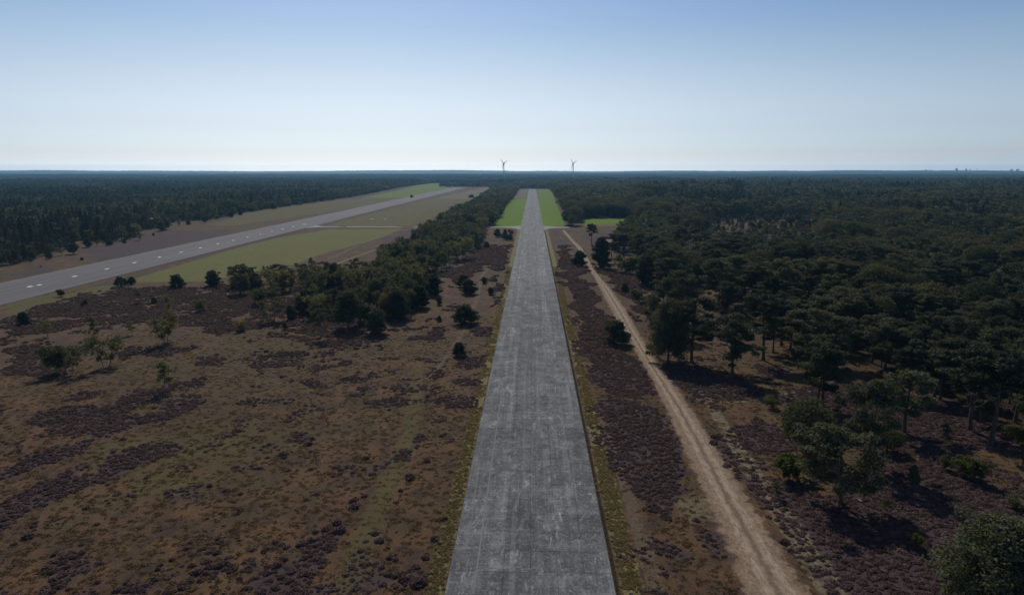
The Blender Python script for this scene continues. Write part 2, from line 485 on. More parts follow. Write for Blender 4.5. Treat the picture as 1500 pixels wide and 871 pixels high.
M["drygrass"] = foliage("dry_grass_blades", (0.115, 0.074, 0.045), (0.19, 0.130, 0.080), 0.45, (0.13, 0.105, 0.05))
M["palegrass"] = foliage("pale_grass_blades", (0.17, 0.138, 0.070), (0.30, 0.24, 0.135), 0.35)
m, nt, out = new_mat("pine_bark")
c = nt.mix(nt.ramp(nt.noise(nt.new("ShaderNodeTexCoord").outputs["Object"], 2.5, 5, 0.7), 0.35, 0.65), (0.05, 0.04, 0.033), (0.12, 0.092, 0.07))
principled(nt, out, c, 0.95, 0.1)
M["bark"] = m
m, nt, out = new_mat("birch_bark")
c = nt.mix(nt.ramp(nt.noise(nt.new("ShaderNodeTexCoord").outputs["Object"], 3.0, 5, 0.8), 0.4, 0.6), (0.09, 0.08, 0.07), (0.32, 0.30, 0.27))
principled(nt, out, c, 0.9, 0.1)
M["birchbark"] = m

# ------------------------------------------------------------------ layout of the place (traced in photo pixels, kept in metres)
HEATHER = [  # polygon, strength
    ([(190, 416), (300, 381), (370, 355), (440, 340), (500, 334), (498, 336), (440, 343), (385, 356.5), (300, 384), (200, 416)], 0.0),
    ([(0, 470), (100, 432), (190, 418), (330, 420), (400, 420), (560, 400), (640, 400), (620, 440), (600, 470), (480, 500), (380, 478), (330, 492), (200, 470), (120, 478), (0, 500)], 0.62),
    ([(0, 515), (60, 505), (115, 510), (115, 545), (60, 552), (0, 550)], 0.75),
    ([(10, 625), (60, 600), (150, 592), (200, 570), (310, 550), (325, 562), (290, 592), (230, 622), (160, 642), (60, 640)], 0.66),
    ([(0, 700), (30, 672), (110, 640), (150, 640), (130, 665), (50, 690), (0, 712)], 0.66),
    ([(0, 735), (90, 695), (150, 672), (240, 645), (290, 655), (220, 685), (120, 722), (60, 748), (0, 790)], 0.70),
    ([(270, 520), (340, 515), (335, 530), (280, 535)], 0.6),
    ([(370, 500), (540, 490), (560, 500), (480, 520), (430, 540), (380, 545), (340, 525)], 0.5),
    ([(435, 560), (475, 558), (485, 570), (445, 578)], 0.72),
    ([(600, 632), (608, 632), (608, 655), (580, 685), (550, 690), (552, 675), (590, 650)], 0.85),
    ([(60, 800), (130, 795), (168, 810), (150, 871), (90, 871)], 0.6),
    ([(180, 850), (230, 830), (270, 838), (230, 871), (165, 880)], 0.72),
    ([(285, 830), (340, 822), (352, 835), (300, 845)], 0.72),
    ([(400, 840), (430, 810), (480, 780), (508, 765), (500, 800), (480, 871), (380, 890)], 0.74),
    ([(540, 790), (552, 780), (560, 810), (600, 840), (640, 835), (622, 871), (500, 890), (510, 850)], 0.74),
    ([(375, 855), (400, 845), (395, 871), (360, 880)], 0.7),
    ([(626, 640), (640, 628), (645, 660), (620, 680)], 0.6),
    ([(690, 355), (752, 340), (742, 395), (725, 400), (705, 390), (690, 370)], 0.55),
    ([(715, 405), (742, 395), (735, 450), (722, 450)], 0.6),
    ([(655, 400), (690, 375), (715, 378), (705, 395), (670, 412), (648, 418)], 0.8),
    ([(685, 480), (730, 470), (727, 520), (705, 525)], 0.5),
    ([(560, 350), (600, 336), (640, 336), (600, 362), (560, 378)], 0.8),
    ([(100, 368), (200, 345), (240, 338), (340, 336), (330, 345), (150, 385)], 0.7),
    ([(0, 400), (100, 372), (120, 392), (0, 418)], 0.5),
    # right of the taxiway
    ([(814, 350), (828, 350), (850, 392), (868, 428), (885, 465), (905, 500), (930, 520), (955, 575), (920, 584), (878, 578), (852, 500), (828, 420)], 1.0),
    ([(806, 337), (822, 339), (822, 348), (812, 350)], 0.7),
    ([(878, 592), (935, 586), (965, 600), (980, 620), (1000, 655), (1018, 700), (990, 730), (985, 758), (945, 745), (905, 700), (888, 650)], 1.0),
    ([(960, 785), (1000, 780), (1015, 805), (970, 805)], 0.8),
    ([(945, 830), (990, 825), (990, 850), (955, 850)], 0.6),
    ([(850, 342), (900, 340), (905, 372), (885, 365), (862, 355)], 0.75),
    ([(872, 395), (920, 400), (950, 420), (950, 470), (935, 468), (905, 425)], 0.6),
    ([(955, 520), (1000, 530), (1100, 560), (1130, 580), (1095, 590), (1010, 575), (975, 560)], 0.75),
    ([(1060, 625), (1120, 610), (1165, 640), (1160, 665), (1110, 662), (1070, 645)], 0.85),
    ([(1090, 675), (1160, 690), (1230, 740), (1300, 700), (1400, 700), (1500, 720), (1500, 900), (1230, 900), (1180, 800), (1130, 740)], 0.85),
    ([(1140, 560), (1260, 560), (1400, 590), (1500, 620), (1500, 660), (1300, 660), (1180, 640)], 0.72),
    ([(1240, 650), (1400, 650), (1500, 680), (1500, 730), (1240, 700)], 0.6),
]
OLIVE = [
    ([(300, 332), (350, 312), (440, 300), (520, 290.5), (606, 287), (560, 299), (350, 330)], 0.75),
    ([(470, 331), (545, 312), (640, 290), (700, 286), (690, 300), (600, 331)], 0.85),
    ([(0, 447), (190, 411), (400, 360), (440, 352), (190, 420), (0, 462)], 0.9),
    ([(150, 640), (380, 620), (330, 700), (180, 760), (90, 780), (60, 760)], 0.55),
    ([(0, 560), (60, 560), (50, 600), (0, 620)], 0.4),
    ([(690, 362), (715, 362), (715, 370), (692, 372)], 0.9),
    ([(0, 450), (60, 438), (160, 420), (100, 432), (0, 470)], 0.8),
    ([(560, 730), (640, 720), (620, 800), (560, 800)], 0.4),
    ([(930, 640), (1000, 590), (1060, 700), (1100, 800), (1060, 871), (960, 871), (940, 770)], 0.35),
    ([(0, 412), (150, 380), (240, 360), (300, 345), (340, 338), (320, 352), (100, 400), (0, 422)], 0.9),
]
STRAW = [
    ([(300, 330), (350, 312), (520, 291), (606, 287), (560, 299), (350, 330)], 0.42),
    ([(975, 730), (1040, 720), (1050, 760), (1000, 770)], 0.8),
    ([(600, 540), (640, 530), (600, 620), (585, 600)], 0.35),
    ([(250, 780), (420, 700), (460, 720), (300, 800)], 0.3),
    ([(560, 292), (640, 281), (714, 277), (690, 290), (645, 300), (560, 300)], 0.45),
    ([(640, 290), (716, 273), (712, 283), (690, 292)], 1.0),
    ([(752, 291), (760, 277), (774, 277), (770, 291)], 1.0),
]
MEADOW = [
    ([(180, 413), (385, 352), (480, 336), (590, 335), (545, 352), (470, 372), (430, 388), (300, 412)], 1.0),
    ([(470, 331), (545, 312), (640, 298), (600, 331)], 0.40),
    ([(530, 290), (610, 273), (652, 272), (660, 276), (604, 289)], 1.0),
    ([(598, 273), (640, 265), (705, 265), (716, 273), (640, 274)], 1.0),
    ([(1080, 326), (1195, 328), (1190, 336), (1090, 333)], 0.45),
    ([(852, 320), (922, 318), (924, 330), (855, 332)], 0.8),
    ([(787, 277), (808, 277), (814, 292), (789, 292)], 1.0),
    ([(700, 333), (760, 333), (764, 331), (730, 331)], 0.8),
    ([(875, 274), (905, 270), (912, 274), (880, 276)], 1.0),
]
LUSH = [
    ([(718, 332), (748, 291.5), (775, 291.5), (770, 332)], 1.0),
    ([(780, 291.5), (812, 291.5), (828, 331), (790, 332)], 1.0),
    ([(852, 321), (915, 319), (918, 327), (856, 329)], 0.62),
    ([(530, 290), (610, 273), (652, 272), (660, 276), (604, 289)], 0.47),
    ([(598, 273), (640, 265), (705, 265), (716, 273), (640, 274)], 0.45),
    ([(787, 277), (808, 277), (814, 292), (789, 292)], 0.50),
    ([(190, 411), (385, 354), (480, 338), (500, 340), (380, 375)], 0.36),
]
SAND = [
    ([(885, 352), (905, 347), (905, 356), (890, 358)], 0.7),
    ([(1040, 324), (1180, 324), (1195, 340), (1120, 342), (1050, 338)], 0.30),
    ([(655, 415), (680, 430), (665, 432)], 0.0),
    
]
for L_ in (HEATHER, OLIVE, STRAW, MEADOW, LUSH, SAND):
    for i, (pp, s) in enumerate(L_): L_[i] = (PW(pp), s)

TRACK_PX = [(825, 337, 5), (836, 350, 6), (848, 362, 8), (858, 378, 8), (866, 394, 8), (874, 405, 9), (888, 425, 18), (905, 452, 24), (922, 483, 24), (942, 515, 22), (960, 545, 24), (985, 583, 36), (1013, 632, 46), (1038, 680, 54), (1069, 740, 66), (1103, 800, 78), (1140, 871, 92), (1178, 940, 108)]
TRACK = PW([(a, b) for a, b, w in TRACK_PX])
TRACK_W = np.array([w * metres_per_pixel(v) for u, v, w in TRACK_PX])

# woods: outlines on the ground in metres, (polygon, kind weights, spacing, height range)
def quad_far(px, far):  # helper: px polygon + far metres
    return np.concatenate([PW(px), np.array(far)])
W_RIGHT = quad_far([(1515, 640), (1460, 610), (1400, 590), (1345, 568), (1290, 550), (1262, 520), (1215, 498), (1180, 480), (1150, 455), (1115, 425), (1085, 402), (1050, 395), (1000, 398), (950, 390), (900, 368), (905, 345), (940, 338), (935, 330), (930, 318), (850, 320), (840, 332), (829, 331)],
                   [(46, 900), (52, 1250), (56, 2140), (140, 2180), (140, 2600), (230, 2600), (250, 3200), (2600, 3200), (160, 110)])
W_LEFTBELT = quad_far([(716, 334), (722, 331)], [(-42, 950), (-43, 2140), (-60, 2150), (-60, 2500), (-330, 2500), (-330, 2440), (-150, 2420), (-110, 1900), (-96, 1500), (-96, 950)])
W_LEFTBELT = np.concatenate([W_LEFTBELT, PW([(630, 338), (615, 345)])])
W_BELTNEAR = PW([(716, 335), (712, 352), (700, 362), (690, 376), (655, 396), (640, 420), (618, 440), (560, 478), (505, 475), (450, 466), (432, 440), (440, 420), (500, 412), (545, 398), (570, 378), (605, 352), (630, 335)])
W_LEFT = quad_far([(-30, 392), (20, 388), (60, 377), (100, 366), (118, 352), (150, 356), (195, 350), (205, 340), (240, 334), (255, 325), (310, 322), (345, 314), (400, 305), (450, 298), (520, 288), (575, 277), (600, 272.5), (625, 269.5), (632, 267.5)],
                  [(-330, 3200), (-2600, 3200), (-400, 300)])
W_BACK = np.array([(-60, 2170), (-60, 3200), (240, 3200), (240, 2620), (130, 2600), (130, 2240), (56, 2160)])
W_BACKLEFT = quad_far([(634, 264.5), (720, 264.5)], [(-60, 3000), (-60, 3200), (-330, 3200), (-560, 3200)])
CLEARING = PW([(1035, 338), (1050, 320), (1190, 320), (1205, 337), (1150, 345), (1080, 344)])

# ------------------------------------------------------------------ ground sheet
def graded(lo, hi, step, far_hi, growth, far_lo=None):
    a = list(np.arange(lo, hi, step))
    s = step
    while a[-1] < far_hi:
        s *= growth
        a.append(a[-1] + s)
    if far_lo is not None:
        s = step
        b = [a[0]]
        while b[-1] > far_lo:
            s *= growth
            b.append(b[-1] - s)
        a = b[:0:-1] + a
    return np.array(a)
gx = graded(-130, 110, 1.1, 11500, 1.028, -11500)
gy = graded(70, 330, 1.1, 12500, 1.014, -60)
gx = np.clip(gx, -12800, 12800); gy = np.clip(gy, -80, 13000)
X, Y = np.meshgrid(gx, gy)
def zones(X, Y, noise=True):
    z = {}
    w = 0
    if noise:
        r = np.hypot(X, Y)
        amp = np.clip(r / 90, 1.0, 6.0)
        wx = (fbm(X, Y, 14, 3) - 0.5) * 14 * np.clip(r / 300, .6, 1.2)
        wy = (fbm(X, Y, 14, 9) - 0.5) * 22 * np.clip(r / 300, .6, 1.2)
    else: wx = wy = 0
    def acc(L, soft, wob=True):
        a = np.zeros(X.shape)
        for poly, s in L:
            x0, x1, y0, y1 = poly[:, 0].min() - 40, poly[:, 0].max() + 40, poly[:, 1].min() - 60, poly[:, 1].max() + 60
            mk = (X > x0) & (X < x1) & (Y > y0) & (Y < y1)
            if not mk.any(): continue
            xx = (X + (wx if wob else 0))[mk]; yy = (Y + (wy if wob else 0))[mk]
            d = poly_sd(xx, yy, poly)
            a[mk] = np.maximum(a[mk], s * smooth(-soft, soft, d))
        return a
    z["heather"] = acc(HEATHER, 2.5)
    patch = fbm(X, Y, 7, 40, 5)
    zh = z["heather"]
    z["heather"] = np.where(zh > 0.02, smooth(-0.10, 0.26, zh * 1.0 - (1 - patch * 1.05) * 1.0 + 0.05) * np.clip(zh * 1.6, 0, 1) * np.where(zh > .84, 1.9, 1), 0)
    spots = smooth(0.56, 0.66, fbm(X, Y, 5.5, 140)) * smooth(0.42, 0.62, fbm(X, Y, 55, 150)) * 0.62
    z["heather"] = np.maximum(z["heather"], spots * (np.abs(X) < 200) * (Y < 420))
    z["heather"] = np.maximum(z["heather"], (smooth(0.66, 0.74, fbm(X, Y, 16, 77)) * 0.75) * (np.abs(X) < 130) * (Y < 380))
    z["olive"] = np.maximum(acc(OLIVE, 4) * (0.75 + 0.5 * fbm(X, Y, 60, 61)), 0.35 * smooth(0.55, 0.7, fbm(X, Y, 30, 60)))
    z["straw"] = np.maximum(acc(STRAW, 3, False), 0.45 * smooth(0.58, 0.74, fbm(X, Y, 7, 91)) * (Y < 380))
    z["meadow"] = acc(MEADOW, 4.0, False)
    z["lush"] = acc(LUSH, 3.0, False)
    strip = smooth(-1.2, 1.2, poly_sd(X + wx * .12, Y, np.array([(-226, 345), (-226, 705), (-213, 713), (-216, 640), (-217.5, 560), (-220, 450), (-222.5, 380)])))
    z["meadow"] *= 1 - strip; z["lush"] *= 1 - strip; z["heather"] = np.maximum(z["heather"], strip * 1.2)
    z["sand"] = acc(SAND, 2)
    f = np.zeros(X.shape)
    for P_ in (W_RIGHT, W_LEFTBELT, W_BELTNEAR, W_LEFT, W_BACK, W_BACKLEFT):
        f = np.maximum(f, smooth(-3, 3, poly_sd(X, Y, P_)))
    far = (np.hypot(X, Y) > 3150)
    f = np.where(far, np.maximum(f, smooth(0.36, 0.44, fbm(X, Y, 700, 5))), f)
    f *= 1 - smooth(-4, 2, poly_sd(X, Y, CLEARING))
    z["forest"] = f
    z["meadow"] = np.where(far, np.maximum(z["meadow"], 1 - f), z["meadow"])
    return z
Z = zones(X, Y)
ny, nx = X.shape
relief = (fbm(X, Y, 22, 300) - 0.5) * 0.5 * smooth(14, 24, np.abs(X)) * (1 - smooth(190, 215, -X)) * (np.hypot(X, Y) < 900)
V = np.stack([X.ravel(), Y.ravel(), relief.ravel() - 0.03], 1)
idx = np.arange(nx * ny).reshape(ny, nx)
F = np.stack([idx[:-1, :-1].ravel(), idx[:-1, 1:].ravel(), idx[1:, 1:].ravel(), idx[1:, :-1].ravel()], 1)
gme = mesh_np("ground", V, F, [M["ground"]], True)
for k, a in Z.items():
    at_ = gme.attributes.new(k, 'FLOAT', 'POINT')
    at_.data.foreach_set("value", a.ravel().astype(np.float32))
ground = add_obj("ground", gme)
ground["kind"] = "structure"

def ribbon(name, pts, widths, mat, z=0.012, uvsplit=8, attrs=True):
    """a strip of ground along a polyline"""
    pts = np.asarray(pts, float); widths = np.asarray(widths, float)
    seg = np.concatenate([[0], np.cumsum(np.hypot(*np.diff(pts, axis=0).T))])
    n = max(4, int(seg[-1] / 2.5))
    s = np.linspace(0, seg[-1], n)
    cx, cy, w = np.interp(s, seg, pts[:, 0]), np.interp(s, seg, pts[:, 1]), np.interp(s, seg, widths)
    k = np.ones(5) / 5
    for _ in range(2):
        cx[2:-2] = np.convolve(cx, k, 'valid'); cy[2:-2] = np.convolve(cy, k, 'valid')
    tx, ty = np.gradient(cx), np.gradient(cy)
    l = np.hypot(tx, ty); tx, ty = tx / l, ty / l
    m_ = uvsplit + 1
    t = np.linspace(0, 1, m_)
    VX = cx[:, None] + ty[:, None] * (t[None] - 0.5) * w[:, None]
    VY = cy[:, None] - tx[:, None] * (t[None] - 0.5) * w[:, None]
    rel = (fbm(VX, VY, 22, 300) - 0.5) * 0.5 * smooth(14, 24, np.abs(VX)) * (1 - smooth(190, 215, -VX))
    v = np.stack([VX.ravel(), VY.ravel(), rel.ravel() + z], 1)
    uv = np.stack([np.broadcast_to(t[None], VX.shape).ravel(), np.broadcast_to(s[:, None], VX.shape).ravel()], 1)
    ii = np.arange(n * m_).reshape(n, m_)
    f = np.stack([ii[:-1, :-1].ravel(), ii[1:, :-1].ravel(), ii[1:, 1:].ravel(), ii[:-1, 1:].ravel()], 1)[:, ::-1]
    me = mesh_np(name, v, f, [mat], True, uvs=uv)
    zz = zones(VX, VY)
    for k_, a in zz.items():
        at_ = me.attributes.new(k_, 'FLOAT', 'POINT'); at_.data.foreach_set("value", a.ravel().astype(np.float32))
    o = add_obj(name, me); o["kind"] = "structure"
    return o

ribbon("sand_track", TRACK, TRACK_W * np.linspace(1.2, 1.32, len(TRACK_W)), M["rib_sand"], 0.05)
ribbon("path", PW([(612, 470 + 60), (610, 560), (606, 600), (600, 645), (580, 690), (555, 740), (530, 800), (505, 871), (480, 940)]), [4, 4.5, 5, 5, 5.5, 5.5, 5.5, 5.5, 5.5], M["rib_green"], 0.03)
ribbon("path", np.array([(16.8, 70), (16.8, 105), (16.2, 135), (15.2, 170), (14.6, 230)]), [4.2, 4.0, 3.2, 2.2, 1.4], M["rib_dirt"], 0.035)
ribbon("path", PW([(1262, 910), (1222, 871), (1170, 790), (1130, 730), (1095, 680), (1060, 625), (1028, 570)]), [7, 6.5, 6, 5, 4.4, 3.6, 2.6], M["rib_pale"], 0.02)
ribbon("path", PW([(1010, 582), (1060, 594), (1100, 588), (1140, 576), (1200, 572)]), [1.4, 1.4, 1.4, 1.2, 1.2], M["rib_pale"], 0.02)
ribbon("path", PW([(730, 372), (718, 388), (706, 404), (698, 440), (676, 490), (650, 530), (612, 560)]), [2.5, 3, 3.2, 3, 2.6, 2.6, 2.6], M["rib_dirt"], 0.02)
ribbon("path", PW([(480, 380), (540, 352), (575, 342)]), [2, 2, 2], M["rib_pale"], 0.02)
ribbon("path", PW([(430, 408), (470, 396), (510, 380), (560, 362)]), [4, 4, 3, 3], M["rib_verge"], 0.025)
ribbon("grass_verge", np.array([(-12.9, 60), (-12.9, 400), (-12.9, 690)]), [3.2, 3.0, 3.2], M["rib_verge"], 0.03)
ribbon("grass_verge", np.array([(14.0, 60), (13.9, 400), (13.7, 690)]), [4.0, 3.8, 3.2], M["rib_verge"], 0.04)
ribbon("grass_verge", np.array([(-219.5, 150), (-219.5, 345)]), [7, 6], M["rib_green"], 0.03)

# drainage channel beside the taxiway: soil strip along the slab edge, the groove's shade put into its colour
b = MB()
for y0 in np.arange(60, 690, 10):
    b.quad([(11.62, y0, 0.02), (12.0, y0, 0.02), (12.0, y0 + 10, 0.02), (11.62, y0 + 10, 0.02)])
    b.quad([(12.0, y0, 0.02), (12.12, y0, 0.10), (12.12, y0 + 10, 0.10), (12.0, y0 + 10, 0.02)])
M["gutter"], nt, out = new_mat("shaded_soil")
principled(nt, out, nt.mix(nt.ramp(nt.noise(nt.pos(), 1.5, 4), .4, .6), (.020, .017, .013), (.040, .034, .024)), 1.0, 0.02)
o = add_obj("drainage_channel", b.mesh("drainage_channel", [M["gutter"]])); o["kind"] = "structure"

# ------------------------------------------------------------------ taxiway of concrete slabs
TAXI_END = ground_at(780, 276.9)[1]
SLAB_Y0, ROW, NROW = 66.0, 5.5, 50
CW = 23.0 / 6
b = MB()
b.quad([(-11.55, 40, 0.02), (11.55, 40, 0.02), (11.55, SLAB_Y0 + ROW * NROW, 0.02), (-11.55, SLAB_Y0 + ROW * NROW, 0.02)])
taxiway = add_obj("taxiway", b.mesh("taxiway", [M["joint"]])); taxiway["kind"] = "structure"
slab_meshes = []
for k in range(4):
    b = MB()
    rr = random.Random(k)
    hx, hy, t, ch = CW / 2 - 0.013, ROW / 2 - 0.013, 0.14, 0.012
    j = [rr.uniform(-0.012, 0.012) for _ in range(8)]
    lo = [(-hx, -hy, 0), (hx, -hy, 0), (hx, hy, 0), (-hx, hy, 0)]
    mid = [(x, y, t - 0.02) for x, y, _ in lo]
    top = [((-hx + ch + j[0]), (-hy + ch + j[1]), t), ((hx - ch + j[2]), (-hy + ch + j[3]), t), ((hx - ch + j[4]), (hy - ch + j[5]), t), ((-hx + ch + j[6]), (hy - ch + j[7]), t)]
    q = [(8, 9, 10, 11)]
    for r0 in (0, 4):
        for i in range(4): q.append((r0 + i, r0 + (i + 1) % 4, r0 + 4 + (i + 1) % 4, r0 + 4 + i))
    b.add(lo + mid + top, q)
    slab_meshes.append(b.mesh("concrete_slab", [M["slab"]]))
for r_ in range(NROW):
    for c_ in range(6):
        o = add_obj("concrete_slab", slab_meshes[(r_ * 5 + c_ * 3) % 4], taxiway,
                    (-11.5 + CW * (c_ + 0.5), SLAB_Y0 + ROW * (r_ + 0.5), 0.02 + random.uniform(-0.008, 0.008)))
        if random.random() < 0.5: o.rotation_euler[2] = math.pi
b = MB()
y0 = SLAB_Y0 + ROW * NROW
b.box(-11.5, 11.5, y0 + 0.02, TAXI_END, 0.0, 0.155)
o = add_obj("distant_pavement", b.mesh("distant_pavement", [M["slab_far"]]), taxiway)
# flared junction with the crossing road, both sides
cross_y = ground_at(780, 333)[1]
def flare(side, xend, w_end):
    pts = []
    c0 = cross_y
    prof = [(11.5, 42), (14, 30), (18, 20), (24, 13), (36, w_end + 2), (xend, w_end)]
    top = [(side * x, c0 + 3 + w / 2 * 1.0, 0.05) for x, w in prof]
    bot = [(side * x, c0 + 3 - w / 2 * 1.6, 0.05) for x, w in prof]
    v = top + bot
    n = len(prof)
    q = [(i, i + 1, n + i + 1, n + i) if side < 0 else (i, n + i, n + i + 1, i + 1) for i in range(n - 1)]
    return v, q
b = MB()
for s_, xe, we in ((-1, 226, 6), (1, 30, 8)):
    v, q = flare(s_, max(xe, 37) if s_ < 0 else 37, we)
    b.add(v, q)
b.add([(-225.5, cross_y + 20, 0.046), (-225.5, cross_y - 16, 0.046), (-214, cross_y - 3, 0.046), (-200, cross_y - .5, 0.046), (-200, cross_y + 5, 0.046), (-214, cross_y + 8, 0.046)], q=[(0, 1, 2, 5), (5, 2, 3, 4)])
cr = add_obj("crossing_road", b.mesh("crossing_road", [paint("pale_concrete", (0.23, 0.23, 0.225), 0.5)])); cr["kind"] = "structure"
# faded lines and sealed strips on the slabs
def paint_strip(u0, v0, u1, v1, w, mat, zz=0.176):
    a, c_ = ground_at(u0, v0), ground_at(u1, v1)
    a, c_ = Vector((*a, zz)), Vector((*c_, zz))
    d = (c_ - a).normalized(); s_ = Vector((d.y, -d.x, 0)) * w / 2
    b = MB(); b.quad([a - s_, a + s_, c_ + s_, c_ - s_])
    return add_obj("faded_line", b.mesh("faded_line", [mat]), taxiway)
paint_strip(779.2, 640, 778.5, 742, 0.10, M["faded"])
paint_strip(759.8, 694, 759.0, 742, 0.09, M["faded"])
paint_strip(796.6, 668, 799.0, 738, 0.10, M["faded"])
paint_strip(737, 560, 693, 871, 0.24, M["seam"], 0.1765)
paint_strip(781, 420, 781, 470, 0.12, M["faded"])
# ghost outlines of removed markings in the fourth column
def ghost(cx, cy, seed):
    rr = random.Random(seed); b = MB()
    for ring in range(2):
        rx, ry = 1.2 - 0.3 * ring + rr.uniform(-.1, .1), 1.9 - 0.5 * ring
        ox, oy = rr.uniform(-.2, .2), rr.uniform(-.3, .3)
        a0 = rr.uniform(0, 6); n = 18
        for i in range(n):
            if rr.random() < 0.45: continue
            t0, t1 = a0 + i * 2 * math.pi / n, a0 + (i + 1) * 2 * math.pi / n
            j0 = 1 + rr.uniform(-.12, .12); w = rr.uniform(.05, .13)
            b.quad([(cx + ox + (rx) * j0 * math.cos(t), cy + oy + (ry) * j0 * math.sin(t), 0.176 + 0.001 * ring + .0001 * seed) if k else (cx + ox + (rx - w) * j0 * math.cos(t), cy + oy + (ry - w) * j0 * math.sin(t), 0.176 + 0.001 * ring + .0001 * seed) for k, t in ((0, t0), (1, t0), (1, t1), (0, t1))])
    return add_obj("faded_scribble", b.mesh("faded_scribble", [M["faded"]]), taxiway)
for k, (u, v) in enumerate([(790, 706), (790, 722), (799, 797), (799, 820), (797, 850)]):
    ghost(*ground_at(u, v), k)

# ------------------------------------------------------------------ runway with painted dashes
RW_END = ground_at(682, 274.3)[1]
RX0, RX1 = -269.0, -225.0
b = MB()
ys = list(np.arange(140, RW_END, 40)) + [RW_END]
for a_, c_ in zip(ys[:-1], ys[1:]): b.quad([(RX0, a_, 0.05), (RX1, a_, 0.05), (RX1, c_, 0.05), (RX0, c_, 0.05)])
b.quad([(RX0, 140, 0.05), (RX0, RW_END, 0.05), (RX0, RW_END, -0.3), (RX0, 140, -0.3)])
runway = add_obj("runway", b.mesh("runway", [M["asphalt"]])); runway["kind"] = "structure"
def flat(name, x, y, lx, ly, mat, z=0.056):
    b = MB(); b.quad([(x - lx / 2, y - ly / 2, z), (x + lx / 2, y - ly / 2, z), (x + lx / 2, y + ly / 2, z), (x - lx / 2, y + ly / 2, z)])
    return add_obj(name, b.mesh(name, [mat]), runway)
for k, (u, v) in enumerate([(109.4, 404.6), (156.5, 393.8), (197, 384.7), (233.6, 376.5), (265.3, 369.3), (293.4, 363), (319, 357.2), (341.9, 352), (362.3, 347.3), (381.3, 342.9), (398.2, 339.1), (414, 335.3), (429.7, 332)]):
    x, y = ground_at(u, v)
    flat("painted_dash", x, y, 1.5, 3.6 if k < 11 else 5, M["blue"] if k == 9 else M["yellow"] if k == 10 else M["white"])
x, y = ground_at(44, 419.6); flat("painted_dash", x, y, 1.9, 3.0, M["white"]); 
x, y = ground_at(57.5, 417.2); flat("painted_dash", x, y, 1.9, 2.4, M["white"])
x0, y0 = ground_at(412.7, 329.0); x1, _ = ground_at(478, 328.4)
flat("threshold_line", (x0 + x1) / 2, y0, x1 - x0, 1.5, M["faded"], 0.058)
x, y = ground_at(446.5, 328.6); flat("threshold_board", x, y, 5.2, 2.6, M["white"], 0.062)
for xx in (RX0 + 1.2, ):
    for a_, c_ in zip(np.arange(140, RW_END, 60), np.arange(140, RW_END, 60) + 57):
        flat("edge_line", xx, (a_ + c_) / 2, 0.9, c_ - a_, M["faded"], 0.058)
for k in range(6):   # longitudinal seams of the paving lanes
    flat("paving_seam", RX0 + 44 / 7 * (k + 1), (140 + RW_END) / 2, 0.14, RW_END - 140, M["joint"], 0.0565)

# ------------------------------------------------------------------ foliage builders
def leaves(cent, rad, n, size, rng, shell=0.55, up=0.35, quads=False):
    """n leaf-sized triangles spread through each ellipsoid"""
    cent, rad = np.asarray(cent, float), np.asarray(rad, float)
    N = len(cent) * n
    c = np.repeat(cent, n, 0); r = np.repeat(rad, n, 0)
    d = rng.normal(size=(N, 3)); d /= np.linalg.norm(d, axis=1)[:, None]
    rr = shell + (1 - shell) * rng.random(N)[:, None]
    rr *= np.where(rng.random((N, 1)) < 0.12, 1.18, 1.0)
    p = c + d * rr * r
    nrm = d * 0.6 + rng.normal(size=(N, 3)) * 0.7 + np.array([0, 0, up])
    nrm /= np.linalg.norm(nrm, axis=1)[:, None]
    a = np.cross(nrm, rng.normal(size=(N, 3))); a /= np.linalg.norm(a, axis=1)[:, None]
    b = np.cross(nrm, a)
    s = size * (0.6 + 0.8 * rng.random(N))[:, None]
    if not quads:
        v = np.stack([p - a * s * 0.5 - b * s * 0.35, p + a * s * 0.5 - b * s * 0.35, p + b * s * 0.7], 1).reshape(-1, 3)
        return v, np.arange(N * 3).reshape(-1, 3)
    v = np.stack([p - a * s * .6, p - b * s * .35, p + a * s * .6, p + b * s * .35], 1).reshape(-1, 3)
    return v, np.arange(N * 4).reshape(-1, 4)

